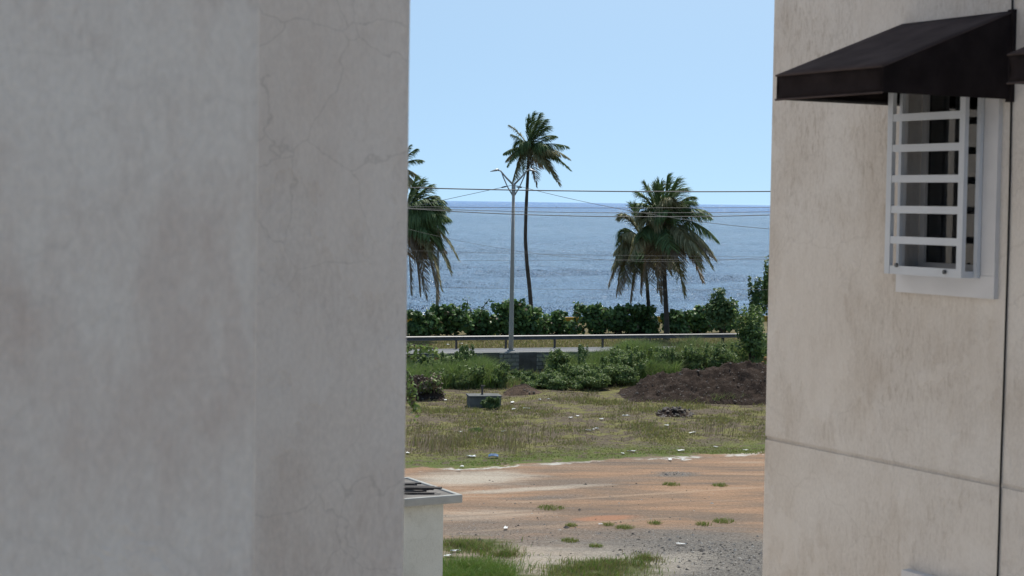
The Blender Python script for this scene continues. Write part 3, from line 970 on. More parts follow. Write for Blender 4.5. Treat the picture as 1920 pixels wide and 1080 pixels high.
def palm(name, label, base, trunk_px, depth, crown_px, fronds, fill, fl, group, r_base=.16, seed=1, ll=.75, lw=.05, wind=.15, basez=0.0):
    rng = random.Random(seed)
    b = base
    root = empty(name, b)
    tag(root, label, 'palm tree', group)
    pts = [Vector((0,0,-.3))] + [at(px, py, depth) - b for px, py in trunk_px]
    C = at(crown_px[0], crown_px[1], depth) - b
    pts.append(C)
    # resample
    fine = []
    for i in range(len(pts)-1):
        for k in range(5): fine.append(pts[i].lerp(pts[i+1], k/5))
    fine.append(C)
    sm = [fine[0]] + [(fine[i-1]+fine[i]*2+fine[i+1])/4 for i in range(1, len(fine)-1)] + [fine[-1]]
    n = len(sm)
    rad = [r_base*(1 + .55*math.exp(-i/1.6)) * (1-.40*i/n) * (1.0 + .05*math.sin(i*2.4)) for i in range(n)]
    q = MB(); q.tube(sm, rad, 10); q.build('trunk', M['trunk'], root, smooth=True)
    # heart of the crown
    q = MB()
    q.tube([C + Vector((0,0,-.45)), C + Vector((0,0,-.1)), C + Vector((0,0,.25)), C + Vector((0,0,.5))], [r_base*.7, r_base*1.3, r_base*1.1, .03], 8)
    q.build('crown_heart', M['frond_dry'], root, smooth=True)
    mats = {'g': M['frond_green'], 'o': M['frond_olive'], 'd': M['frond_dry']}
    s = depth / F
    for (tx, ty, bow, dy, mk, k) in fronds:
        T = at(tx, ty, depth) - b + Vector((0, dy, 0))
        if T.z > C.z + 1.0: T = C + (T-C)*.90
        ln = (T-C).length
        mid = C.lerp(T, .56) + Vector((0, dy*.15, bow*1.3*ln))
        q = frond_mesh(C + Vector((0,0,.1)), mid, T, int(34 + ln*9), ll*k, lw, .75 if T.z < C.z+.5 else .4, rng, .95, wind)
        q.build('frond', mats[mk], root)
    for i in range(fill[0]):
        az = rng.uniform(0, 2*math.pi); el = R(rng.uniform(fill[1], fill[2]))
        ln = fl*rng.uniform(.75, 1.05)
        d = Vector((math.cos(az)*math.cos(el), math.sin(az)*math.cos(el), math.sin(el)))
        mid = C + d*ln*.55
        T = C + d*ln*.8 + Vector((wind*ln*.8, 0, -ln*.42*math.cos(el)))
        mk = rng.choice('ggo' if el > 0 else 'ood')
        q = frond_mesh(C + Vector((0,0,.05)), mid, T, int(34 + ln*9), ll, lw, .8, rng, .9, wind)
        q.build('frond', mats[mk], root)
    return root

PG = 'coconut palms along the shore'
D1 = 130
b1 = at(999, 600, D1); b1.z = -2.0
palm('palm_tree', 'tall slender wind-blown palm whose small crown stands above the sea horizon', b1,
     [(997, 590), (993, 540), (988, 495), (985, 450), (986, 400), (989, 340)], D1, (992, 277),
     [(949, 300, .2, .9, 'o', .7), (968, 334, .3, -.8, 'o', .75), (957, 250, .08, -.5, 'g', .55), (953, 231, .10, .3, 'o', .65), (944, 287, .16, .4, 'g', .6), (951, 311, .30, -.5, 'g', .6), (960, 343, .34, -.2, 'o', .75), (983, 324, .3, .8, 'g', .6),
      (1001, 209, .02, .4, 'g', 1.0), (1012, 211, .03, -.4, 'g', 1.0), (1023, 221, .06, .3, 'g', .95), (992, 217, .0, -.8, 'g', .9), (1030, 232, .10, .9, 'g', .9), (1008, 222, .0, 1.2, 'g', 1.0),
      (1048, 252, .22, .2, 'g', .65), (1040, 256, .05, -.6, 'g', .5), (1065, 274, .12, .3, 'g', .7), (1067, 297, .17, -.4, 'o', .7), (1069, 317, .16, .5, 'g', .7),
      (1047, 345, .18, -.9, 'o', .95), (1040, 336, .16, -.3, 'o', .9), (1005, 349, .3, -.6, 'd', .7), (1030, 322, .2, -1.5, 'o', .9), (1046, 290, .15, -1.3, 'o', .8)],
     (7, -20, 45), 2.1, PG, .17, 11, 1.25, .05, .28)

D2 = 99.0
b2 = at(1250, 632, D2); b2.z = ROADZ - .05
palm('palm_tree', 'broad full-crowned palm, right of the leaning one, its trunk in front of the hedge', b2,
     [(1250, 600), (1248, 560), (1246, 520), (1245, 480)], D2, (1243, 424),
     [(1207, 337, .06, .4, 'g', .85), (1228, 345, .02, -.4, 'g', .9), (1252, 327, .05, .3, 'g', 1.05), (1268, 334, .12, -.5, 'g', 1.05), (1280, 349, .22, .6, 'g', 1.0), (1240, 338, .0, 1.0, 'g', 1.0),
      (1305, 362, .20, .5, 'g', .85), (1300, 372, .22, -.7, 'g', .9), (1330, 405, .20, .3, 'g', .9), (1325, 398, .28, -.8, 'g', .85), (1344, 448, .30, .2, 'g', .95), (1338, 482, .32, -.5, 'o', .95),
      (1330, 496, .28, -.9, 'o', .95), (1318, 526, .36, .5, 'd', .95), (1310, 500, .36, -1.4, 'o', 1.0), (1281, 551, .36, -.6, 'o', .95), (1268, 520, .4, -1.5, 'o', 1.0), (1228, 540, .4, -1.3, 'd', .95),
      (1190, 376, .22, -.6, 'g', .9), (1196, 356, .14, .5, 'g', .9), (1180, 480, .38, -.9, 'o', 1.0), (1240, 556, .4, .5, 'd', .9), (1205, 520, .42, -.4, 'd', .95), (1290, 470, .34, -1.8, 'o', 1.0)],
     (24, -40, 70), 3.0, PG, .155, 23, 1.3, .055, .14)

D3 = 104.0
b3 = at(1218, 620, D3); b3.z = ROADZ - .05
palm('palm_tree', 'drooping brownish palm leaning against the left of the broad full-crowned palm', b3,
     [(1217, 590), (1215, 560), (1213, 530)], D3, (1204, 452),
     [(1154, 402, .36, .2, 'o', .7), (1160, 396, .28, -.5, 'o', .75), (1186, 380, .14, .5, 'g', .85), (1153, 472, .36, .3, 'o', .9), (1148, 500, .40, -.4, 'o', .95), (1141, 534, .44, .2, 'd', 1.0),
      (1157, 548, .42, -.8, 'd', 1.0), (1181, 563, .40, -.3, 'd', 1.0), (1172, 530, .40, -1.2, 'o', 1.0), (1202, 548, .40, .5, 'd', .95), (1240, 566, .36, .1, 'd', .95), (1215, 530, .4, -1.4, 'o', 1.0), (1255, 510, .36, -.6, 'o', .9),
      (1192, 505, .4, -1.6, 'o', 1.0), (1165, 440, .3, -1.0, 'o', .9)],
     (16, -40, 60), 2.7, PG, .14, 37, 1.3, .055, .14)

D4 = 97.0
b4 = at(757, 640, D4); b4.z = ROADZ - .05
palm('palm_tree', 'bushy low palm half hidden behind the left building', b4,
     [(757, 600), (756, 540), (757, 480)], D4, (758, 408),
     [(822, 362, .18, .3, 'g', .9), (808, 343, .10, -.5, 'g', .95), (790, 335, .05, .5, 'g', .95), (838, 388, .22, .2, 'g', .95), (842, 408, .26, -.6, 'g', .95), (835, 430, .32, -1.2, 'g', .95), (857, 482, .34, .2, 'o', .9),
      (845, 508, .36, -.6, 'o', .9), (826, 540, .40, .4, 'o', .95), (822, 556, .42, -.3, 'd', .95), (800, 555, .42, -.8, 'd', .95), (786, 548, .44, .5, 'd', .95), (772, 545, .44, -1.0, 'd', 1.0), (815, 480, .36, -1.6, 'o', 1.0),
      (800, 500, .4, -1.3, 'd', 1.0), (780, 330, .02, -.2, 'g', .9), (828, 460, .34, -1.0, 'g', .95), (830, 375, .2, -.9, 'g', .95), (818, 400, .25, -1.4, 'g', 1.0), (806, 370, .15, -1.4, 'g', 1.0), (700, 400, .3, .2, 'g', .9), (690, 470, .3, .3, 'o', .9), (720, 340, .1, .1, 'g', .9), (715, 520, .4, .3, 'd', .9)],
     (14, -45, 50), 3.0, PG, .155, 41, 1.3, .055, .14)
D5 = 118.0
b5 = at(738, 620, D5); b5.z = -.4
palm('palm_tree', 'palm of which only a few frond tips show over the bushy low palm', b5,
     [(738, 580), (737, 500), (738, 400)], D5, (738, 322),
     [(783, 275, .10, .2, 'g', .8), (792, 300, .20, .1, 'g', .7), (790, 337, .30, .3, 'o', .7), (780, 350, .3, -.4, 'o', .7), (770, 268, .05, .4, 'g', .7), (700, 280, .1, .2, 'g', .8), (690, 320, .2, .2, 'g', .8), (705, 370, .3, .2, 'o', .8), (735, 262, .0, .3, 'g', .9)],
     (3, -40, 20), 2.4, PG, .15, 43, 1.1, .05, .14)

# ------------------------------------------------------------------ leafy bushes
def leaf_arrays(centres, radii, n, size, rng, ngon=6, up=.25, elong=1.0, shell=.55):
    """leaves scattered through lobes (centres Kx3, radii Kx3) -> verts, faces"""
    K = len(centres)
    vol = radii.prod(1)**.6
    pick = rng.choice(K, n, p=vol/vol.sum())
    d = rng.normal(size=(n, 3)); d /= np.linalg.norm(d, axis=1)[:, None]
    rr = shell + (1-shell)*rng.random(n)**.6
    rr *= 1 + .15*rng.normal(size=n)
    P = centres[pick] + d*radii[pick]*rr[:, None]
    nrm = d*.8 + rng.normal(size=(n, 3))*.55 + np.array([0, 0, up])
    nrm /= np.linalg.norm(nrm, axis=1)[:, None]
    a = np.cross(nrm, rng.normal(size=(n, 3))); a /= np.linalg.norm(a, axis=1)[:, None]
    b = np.cross(nrm, a)
    s = size*rng.uniform(.65, 1.15, n)
    th = np.arange(ngon)/ngon*2*math.pi
    V = P[:, None, :] + s[:, None, None]*.5*(np.cos(th)[None, :, None]*a[:, None, :]*elong + np.sin(th)[None, :, None]*b[:, None, :])
    V = V.reshape(-1, 3)
    Fc = np.arange(n*ngon).reshape(n, ngon)
    return V, Fc

def bush(name, label, cat, base, rx, ry, h, n, size, mats, group=None, seed=1, lobes=9, ngon=6, elong=1.0, stems=6, spires=0, low=.12, probs=None):
    rng = np.random.default_rng(seed)
    root = empty(name, base)
    tag(root, label, cat, group)
    cs = []; rs = []
    for i in range(lobes):
        a = rng.uniform(0, 2*math.pi); q = math.sqrt(rng.random())
        z = rng.uniform(low+.15, .80)
        k = 1 - .35*z
        cs.append((math.cos(a)*q*rx*.72*k, math.sin(a)*q*ry*.72*k, z*h))
        r = rng.uniform(.24, .42)
        rs.append((rx*r*1.05, ry*r*1.05, h*r*.62))
    for i in range(spires):
        a = rng.uniform(0, 2*math.pi); q = rng.random()
        cs.append((math.cos(a)*q*rx*.8, math.sin(a)*q*ry*.6, h*rng.uniform(.85, 1.0)))
        rs.append((size*1.1, size*1.1, h*.16))
    V, Fc = leaf_arrays(np.array(cs), np.array(rs), n, size, rng, ngon, .3, elong)
    V[:, 2] = np.maximum(V[:, 2], .02)
    mi = rng.choice(len(mats), n, p=probs)
    np_mesh('foliage', V, Fc, mats, mi, root)
    if stems:
        q = MB()
        for i in range(stems):
            c = cs[i % len(cs)]
            q.tube([(rng.normal()*.12*rx, rng.normal()*.12*ry, -.1), (c[0]*.4, c[1]*.4, c[2]*.5), (c[0], c[1], c[2]+.1)], [.03, .022, .01], 5)
        q.build('stem', M['wood'], root)
    return root

# sea-grape hedge, bush by bush
HG = 'round-leaved bushes of the roadside hedge'
hedge = [  # px centre, half width px, top py, text
    (790, 32, 588, 'round-leaved hedge bush at the foot of the bushy low palm'),
    (842, 36, 578, 'round-leaved hedge bush just right of the slim grey pole'),
    (894, 34, 590, 'low ragged hedge bush between the slim grey pole and the street lamp'),
    (945, 40, 570, 'tallest rounded hedge bush, right behind the street lamp pole'),
    (992, 34, 580, 'hedge bush at the foot of the tall slender palm'),
    (1045, 32, 592, 'low hedge bush beside the first ochre gap, right of the tall slender palm'),
    (1112, 36, 577, 'hedge bush right of the ochre gap in the middle'),
    (1160, 36, 580, 'hedge bush below the drooping brownish palm, left half'),
    (1203, 28, 582, 'hedge bush at the foot of the drooping brownish palm'),
    (1268, 26, 586, 'hedge bush just right of the broad palm trunk'),
    (1308, 32, 582, 'hedge bush between the broad palm trunk and the creeper-covered shrub'),
    (1352, 30, 584, 'hedge bush below the creeper-covered shrub, behind the guardrail end')]
for i, (px, hw, ty, lab) in enumerate(hedge):
    v = 10.6 + (i % 3)*.5
    # point on the hedge line at this pixel
    d = ray(px, 630)
    k = (rd(0, v) - EYE).dot(RV) / d.dot(RV)
    p = EYE + d*k; p.z = ROADZ - .05
    s = p.y / F
    h = (EYE.z - (ty - (377.5 + (px-960)*.0140))*s) - p.z
    bush('hedge_bush', lab, 'bush', p, hw*s*1.42, 1.0, h*(1.02 + .10*((i*7) % 3)/2), 1900, .21, [M['grape'], M['grape_dark'], M['leaf_dry']], HG, 100+i, 18, 7, 1.0, 8, 8, (-.1, .04, -.06, .08)[i % 4], [.58, .37, .05])
# bare twigs poking from the low ragged bush
def twig(px0, py0, pts, label, leafy):
    D = 99.5
    b = at(px0, py0, D); root = empty('dry_sapling', b); tag(root, label, 'sapling', 'thin saplings poking out of the hedge')
    q = MB(); P = [at(x, y, D)-b for x, y in pts]
    q.tube(P, [.025]*(len(P)-1)+[.01], 5); q.build('stem', M['wood'], root)
    V, Fc = leaf_arrays(np.array([tuple(p) for p in P[1:]]), np.full((len(P)-1, 3), .22), leafy, .13, np.random.default_rng(px0), 5)
    np_mesh('foliage', V, Fc, [M['grape_dark']], None, root)
twig(892, 610, [(892, 612), (886, 590), (879, 575), (875, 560)], 'thin sapling with few leaves leaning left out of the ragged hedge', 26)
twig(897, 610, [(897, 612), (903, 580), (912, 567), (919, 561)], 'thin sapling with few leaves leaning right out of the ragged hedge', 26)

# creeper-covered growth at the right end
def at_depth_bush(name, label, cat, px, base_py, hw, top_py, D, n, size, mats, seed, ry=1.0, group=None, z=None, **kw):
    p = at(px, base_py, D)
    if z is not None: p.z = z
    else:
        u, v = uv_of(p.x, p.y)
        p.z = (ROADZ-.06) if v > 0 else gh(p.x, p.y) - .03
    s = p.y / F
    h = (EYE.z - (top_py - (377.5 + (px-960)*.0140))*s) - p.z
    return bush(name, label, cat, p, hw*s, ry, max(.1, h), n, size, mats, group, seed, **kw)
CR = [M['creeper'], M['grape_dark'], M['weed_dark']]
at_depth_bush('creeper_shrub', 'creeper-covered shrub with a dense top, left of the leafy column', 'shrub', 1352, 620, 40, 546, 96.5, 2400, .16, CR, 201, 1.2, lobes=16, stems=9, spires=3, low=.35)
at_depth_bush('creeper_column', 'tall narrow column of creeper by the right building', 'shrub', 1416, 620, 17, 519, 95.5, 1700, .14, CR, 203, .5, lobes=14, stems=4, spires=2)
at_depth_bush('young_tree', 'pale leafy treetop cut off by the edge of the right building', 'tree', 1441, 620, 17, 502, 96.5, 900, .16, [M['weed'], M['creeper']], 204, .6, lobes=9, stems=4, spires=2, low=.4)
at_depth_bush('roadside_shrub', 'dense olive shrub in front of the creeper, covering the guardrail end', 'shrub', 1411, 665, 42, 578, 88.0, 3400, .12, [M['weed_dark'], M['creeper'], M['weed']], 205, 1.3, lobes=18, stems=8, spires=4, ngon=5, elong=1.3)

# weeds and bushes in front of the retaining wall
WG = 'green weed bushes along the retaining wall'
WB = [M['weed'], M['weed_dark'], M['grass_tall']]
weeds = [
 (800, 730, 40, 672, 84.5, 'pale green weed bush at the left building edge, against the wall'),
 (846, 735, 36, 668, 83.5, 'bright green weed bush left of the dark bush on the wall top'),
 (872, 700, 20, 656, 86.6, 'small dark bush climbing over the wall top, left of the street lamp'),
 (882, 738, 30, 690, 82.0, 'olive weed bush behind the concrete block'),
 (941, 738, 20, 688, 82.0, 'yellow-green upright weed clump below the street lamp'),
 (975, 725, 24, 700, 84.8, 'small dark weed bush in the wall recess right of the street lamp'),
 (1048, 718, 24, 662, 85.6, 'dark rounded bush against the light wall blocks'),
 (1092, 690, 10, 654, 86.8, 'tiny bush growing on the wall coping'),
 (1030, 738, 34, 698, 82.0, 'spreading green weed bush left of the dirt mound, nearest the street lamp'),
 (1080, 737, 40, 690, 82.5, 'large green weed bush just left of the dirt mound'),
 (1130, 728, 40, 676, 83.5, 'tall green weed bush behind the left foot of the dirt mound'),
 (1185, 712, 40, 664, 84.5, 'green weed bush at the left shoulder of the dirt mound'),
 (1000, 743, 24, 708, 81.5, 'low pale weed bush between the soil heap and the first weed bush right of it'),
 (1060, 743, 30, 712, 81.3, 'low front weed bush between the two bushes left of the dirt mound'),
 (1112, 742, 34, 702, 81.6, 'low front weed bush at the very left foot of the dirt mound'),
 (1158, 722, 34, 688, 83.0, 'weed bush rising over the left slope of the dirt mound'),
 (820, 743, 32, 698, 81.8, 'front weed bush just right of the brush pile'),
 (862, 745, 26, 704, 81.5, 'front weed bush behind the left end of the concrete block'),
 (1172, 690, 32, 656, 86.0, 'grey-green weed bush where the bank grass meets the stone wall'),
 (1238, 692, 34, 658, 86.0, 'first weed bush along the top of the dirt mound from the left'),
 (1296, 688, 34, 655, 86.0, 'second weed bush along the top of the dirt mound from the left'),
 (1352, 688, 36, 652, 86.0, 'weed bush on the bank below the roadside shrub'),
 (895, 850, 16, 822, 66.0, 'small isolated green bush in the middle of the lot grass'),
 (920, 772, 16, 750, 73.5, 'dark green creeper spilling over the right side of the concrete block')]
for i, (px, by, hw, ty, D, lab) in enumerate(weeds):
    at_depth_bush('weed_bush', lab, 'bush', px, by, hw*1.25, ty-2, D, int(150*hw+700), .065, WB if i not in (2, 7, 23, 5) else [M['weed_dark'], M['creeper'], M['weed_dark']], 300+i, .9 if by < 760 else .3, WG if by < 760 else None, lobes=13, ngon=4, elong=2.2, stems=4, spires=9)

# ------------------------------------------------------------------ small tree at the edge of the left building
def left_tree():
    D = 46.0
    b = at(738, 900, D); b.z = 0
    root = empty('young_tree', b)
    tag(root, 'small tree mostly hidden by the left building, leafy twigs hanging into view', 'tree')
    P = lambda x, y, dy=0: at(x, y, D) - b + Vector((0, dy, 0))
    q = MB()
    q.tube([(0,0,-.2), P(738, 860), P(735, 760), P(740, 690)], [.10, .085, .07, .05], 8)
    q.build('trunk', M['wood'], root)
    br = [[(740,690),(752,655),(770,648),(795,650),(812,655),(822,668)], [(740,690),(755,690),(768,705),(776,740),(780,775)], [(736,740),(750,730),(768,735),(774,760)], [(740,690),(735,640),(720,610)], [(740,690),(756,670),(772,668),(786,660)]]
    q = MB()
    for pts in br:
        P_ = [P(x, y, i*.05) for i, (x, y) in enumerate(pts)]
        q.tube(P_, [.04 - .03*i/(len(P_)-1) for i in range(len(P_))], 5)
    q.build('branch', M['wood'], root)
    cs = []; 
    for pts in br:
        for i in range(len(pts)-1):
            for k in (.35, .7, 1.0):
                if i == 0 and k < .9: continue
                x = pts[i][0] + (pts[i+1][0]-pts[i][0])*k; y = pts[i][1] + (pts[i+1][1]-pts[i][1])*k
                cs.append(tuple(P(x, y+3)))
    cs = np.array(cs)
    V, Fc = leaf_arrays(cs, np.full((len(cs), 3), .16), 420, .085, np.random.default_rng(8), 4, .2, 2.0, .1)
    np_mesh('foliage', V, Fc, [M['weed'], M['weed_dark'], M['leaf_dry']], np.random.default_rng(2).choice(3, 420, p=[.5, .4, .1]), root)
left_tree()

# ------------------------------------------------------------------ dirt mound, rubble and rubbish
def m_dirt(name, a, b, c):
    t = NT(name)
    n = t.noise(2.5, 6, .7); f = t.noise(14, 5, .75)
    col = t.ramp(n, [(.3, a), (.55, b), (.75, c)])
    col = t.mix(1.0, col, t.ramp(f, [(.3, .6), (.7, 1.3)]), 'MULTIPLY')
    return t.done(col, .97, t.bump(f, .8, .08), .08)
M['dirt'] = m_dirt('dark_earth', (.027, .0185, .0145), (.049, .035, .028), (.098, .075, .061))
M['stone'] = m_plain('pale_stones', (.15, .13, .115), .9, .4, 5)
M['clay'] = m_plain('orange_clay', (.30, .18, .07), .95, .3, 2, .1, 0, .05)

def heap(name, label, cat, prof, D, ry, mat, seed, stones, ssize, rough=.12):
    """prof: list of (px, top py, base py): ridge line seen from the front"""
    rng = np.random.default_rng(seed)
    prof = sorted(prof)
    X0 = at(prof[0][0], prof[0][2], D); X1 = at(prof[-1][0], prof[-1][2], D)
    c = (X0+X1)/2; c.z = 0
    root = empty(name, c); tag(root, label, cat)
    nx, ny = 150, 64
    pxs = np.linspace(prof[0][0], prof[-1][0], nx)
    tops = np.interp(pxs, [p[0] for p in prof], [p[1] for p in prof])
    V = np.zeros((ny, nx, 3))
    for j in range(ny):
        t = -1 + 2*j/(ny-1)
        for i in range(nx):
            p = at(pxs[i], tops[i], D)
            H_ = max(0.0, p.z - gh(p.x, D))
            x, y = p.x, D + t*ry
            sh = max(0, 1-abs(t)**1.35)
            z = H_*sh
            nz = mnoise.noise((x*.9, y*.9, seed))*1.2 + mnoise.noise((x*2.6, y*2.6, seed+4))*.7 + mnoise.noise((x*7, y*7, seed+8))*.45 + mnoise.noise((x*13, y*13, seed+2))*.25
            z += nz*rough*min(1, H_*2)*(sh**.5 if t < .2 else sh)
            V[j, i] = (x-c.x, y-c.y, gh(x, y) + z - .06*(1-sh))
    I = np.arange(nx*ny).reshape(ny, nx)
    Fc = np.stack([I[:-1,:-1], I[:-1,1:], I[1:,1:], I[1:,:-1]], -1).reshape(-1, 4)
    o = np_mesh('earth', V.reshape(-1, 3), Fc, mat, None, root)
    if stones:
        q = MB()
        for k in range(stones):
            j = rng.integers(2, int(ny*.55)); i = rng.integers(2, nx-2)
            p = Vector(V[j, i]) + Vector((rng.normal()*.1, rng.normal()*.1, 0))
            s = ssize*rng.lognormal(0, .5)
            vs = [p + Vector((a*s*rng.uniform(.6, 1.2), b_*s*rng.uniform(.6, 1.2), c_*s*rng.uniform(.4, .9))) for a, b_, c_ in ((1,0,0),(-1,0,0),(0,1,0),(0,-1,0),(0,0,1),(0,0,-1))]
            q.add(vs, [(0,2,4),(2,1,4),(1,3,4),(3,0,4),(2,0,5),(1,2,5),(3,1,5),(0,3,5)])
        s_ = q.build('stones', M['stone'], root); s_['kind'] = 'stuff'
    return root
heap('dirt_mound', 'long dark brown mound of earth and stones beside the right building', 'dirt mound',
     [(1145, 746, 748), (1180, 733, 750), (1212, 714, 752), (1240, 701, 752), (1290, 693, 752), (1330, 695, 754), (1365, 688, 755), (1400, 689, 756), (1440, 682, 757), (1500, 690, 757), (1560, 720, 757)],
     79.5, 3.0, M['dirt'], 5, 1700, .022, .26)
heap('rubble_pile', 'small low pile of dark rubble in the lot in front of the dirt mound', 'rubble', [(1230, 776, 779), (1248, 766, 779), (1268, 763, 780), (1284, 769, 780), (1296, 778, 780)], 72.0, .7, M['dirt'], 9, 120, .05, .05)
heap('brush_pile', 'dark heap of cut brush and rubbish at the left building edge', 'brush pile', [(752, 722, 760), (775, 704, 760), (800, 708, 760), (820, 716, 760), (836, 750, 762)], 76.5, 1.0, M['dirt'], 13, 130, .045, .16)
heap('soil_heap', 'low reddish heap of soil and sticks right of the street lamp foot', 'soil heap', [(945, 735, 742), (965, 722, 742), (985, 719, 742), (1005, 730, 744), (1030, 743, 746)], 79.5, .9, m_dirt('reddish_soil', (.07, .05, .038), (.12, .085, .062), (.18, .13, .10)), 17, 60, .03, .08)
# brush on the left pile
at_depth_bush('dry_brush', 'tangle of greyish dry leaves on the brush pile at the left', 'brush', 803, 752, 34, 702, 76.0, 900, .09, [M['leaf_dry'], M['weed'], M['leaf_dry']], 411, .7, lobes=10, ngon=4, elong=2.0, stems=9, spires=0)
# clay lump at the right end of the mound
at_ = at(1428, 690, 80.5)
q = MB()
for k in range(9):
    p = Vector((random.gauss(0, .25), random.gauss(0, .15), random.gauss(0, .22)))
    s = random.uniform(.16, .3)
    vs = [p + Vector((a*s*random.uniform(.7, 1.2), b*s*random.uniform(.7, 1.2), c*s*random.uniform(.6, 1.1))) for a, b, c in ((1,0,0),(-1,0,0),(0,1,0),(0,-1,0),(0,0,1),(0,0,-1))]
    q.add(vs, [(0,2,4),(2,1,4),(1,3,4),(3,0,4),(2,0,5),(1,2,5),(3,1,5),(0,3,5)])
o = q.build('clay_heap', M['clay']); o.location = at_
sub = o.modifiers.new('round', 'SUBSURF'); sub.levels = 2; sub.render_levels = 2
tag(o, 'heap of orange clay on the mound, against the right building', 'clay heap')

# concrete block with a stub post
def block():
    D = 74.5
    p = at(907, 768, D); p.z = gh(p.x, p.y) - .05
    s = D/F
    M['block'] = m_plain('mossy_concrete', (.15, .155, .15), .95, .3, 3, .1, 0, .02)
    root = empty('concrete_block', p, R(10))
    tag(root, 'low grey concrete block with a stub post in the lot grass', 'concrete block')
    q = MB(); q.box((-.66, -.4, 0), (.68, .5, .50)); o = q.build('block', M['block'], root)
    bv = o.modifiers.new('bevel', 'BEVEL'); bv.width = .03
    q = MB(); q.box((-.70, -.44, .501), (.70, .54, .56)); o = q.build('lid', M['block'], root)
    q = MB(); q.tube([(-.06, .1, .55), (-.06, .1, .92)], .045, 8); q.bar((-.12, .1, .93), (.06, .1, .93), .06, .05); q.build('post', M['post'], root)
block()

# ------------------------------------------------------------------ litter
def litter():
    spots = [(884,856),(889,855),(960,756),(1012,751),(1028,750),(963,769),(988,767),(1112,808),(1120,807),(1070,786),(1083,782),(1103,809),(944,811),(764,852),(864,814),(866,877),(860,884),(1256,864),(1168,853),(1184,849),(1276,847),(1342,838),(1250,799),(1298,814),(1174,782),(835,752),(840,648),(864,646),(1126,986),(1279,864),(883,743),(917,742),(902,1033),(854,1036),(948,993),(1277,1023),(842,1045),(1127,789),(1398,846),(800,738),(778,733)]
    for i, (px, py) in enumerate(spots):
        on_verge = py < 650
        p = onz(px, py, ROADZ-.05 if on_verge else 0.0)
        p.z = (ROADZ - .04) if on_verge else gh(p.x, p.y)
        if p.y > 86 and not on_verge: continue
        if py < 760 and not on_verge and py > 650: 
            for _ in range(6):
                p2 = onz(px, py, gh(p.x, p.y)); p = Vector((p2.x, p2.y, gh(p2.x, p2.y)))
        rng = random.Random(i)
        q = MB()
        s = rng.uniform(.035, .09); e = rng.uniform(.8, 2.2)
        n = 4; vs = []
        for a in range(n):
            for b in range(n):
                vs.append(((a/(n-1)-.5)*s*e*2 + rng.gauss(0, .015), (b/(n-1)-.5)*s*1.3 + rng.gauss(0, .015), .05 + abs(rng.gauss(0, .014))))
        fs = [(a*n+b, (a+1)*n+b, (a+1)*n+b+1, a*n+b+1) for a in range(n-1) for b in range(n-1)]
        q.add(vs, fs)
        o = q.build('litter', M['litter']); o.location = p; o.rotation_euler = (0, 0, rng.uniform(0, 3.1))
        so_ = o.modifiers.new('thickness', 'SOLIDIFY'); so_.thickness = .01
        if on_verge: lab = 'white scrap of litter on the dry verge under the guardrail'; gr = 'litter under the guardrail'
        elif py > 900: lab = 'white scrap of litter on the bare sandy ground or its weedy front edge'; gr = 'litter on the bare ground'
        else: lab = 'white scrap of litter in the rough grass of the lot'; gr = 'litter in the grass'
        tag(o, lab, 'litter', gr)
    p = onz(925, 858)
    q = MB()
    rng = random.Random(99)
    vs = [((a/4-.5)*.34, (b/4-.5)*.24, .05 + .09*(1-((a-2)**2+(b-2)**2)/8) + rng.gauss(0, .012)) for a in range(5) for b in range(5)]
    q.add(vs, [(a*5+b, (a+1)*5+b, (a+1)*5+b+1, a*5+b+1) for a in range(4) for b in range(4)])
    o = q.build('litter', M['litter_blue']); o.location = p
    so_ = o.modifiers.new('thickness', 'SOLIDIFY'); so_.thickness = .02
    tag(o, 'crumpled blue scrap of plastic in the short green grass', 'litter')
litter()

# ------------------------------------------------------------------ grass
def blades(name, P, H, Wd, mats, mi, lean=.35, parent=None, kind='stuff'):
    """P (n,3) roots, H heights, Wd widths: bent blades of two segments"""
    n = len(P)
    rng = RNG
    a = rng.uniform(0, 2*math.pi, n)
    side = np.stack([np.cos(a), np.sin(a), np.zeros(n)], 1)*(Wd*.5)[:, None]
    b = rng.uniform(0, 2*math.pi, n); ln = np.abs(rng.normal(0, lean, n))
    dirv = np.stack([np.cos(b)*ln + .12, np.sin(b)*ln, np.ones(n)], 1)
    mid = P + dirv*(H*.55)[:, None]*np.array([.5, .5, 1])
    tip = P + dirv*H[:, None]*np.array([1.25, 1.25, .92])
    V = np.stack([P-side, P+side, mid+side*.8, mid-side*.8, tip], 1).reshape(-1, 3)
    i = np.arange(n)*5
    F1 = np.stack([i, i+1, i+2], 1); F2 = np.stack([i, i+2, i+3], 1); F3 = np.stack([i+3, i+2, i+4], 1)
    Fc = np.stack([F1, F2, F3], 1).reshape(-1, 3)
    o = np_mesh(name, V, Fc, mats, np.repeat(mi, 3), parent)
    if kind: o['kind'] = kind
    return o
def vn(x, y, s, seed):
    return np.array([mnoise.noise((a*s, b*s, seed)) for a, b in zip(x, y)])
def ghv(x, y): return np.array([gh(a, b) for a, b in zip(x, y)])

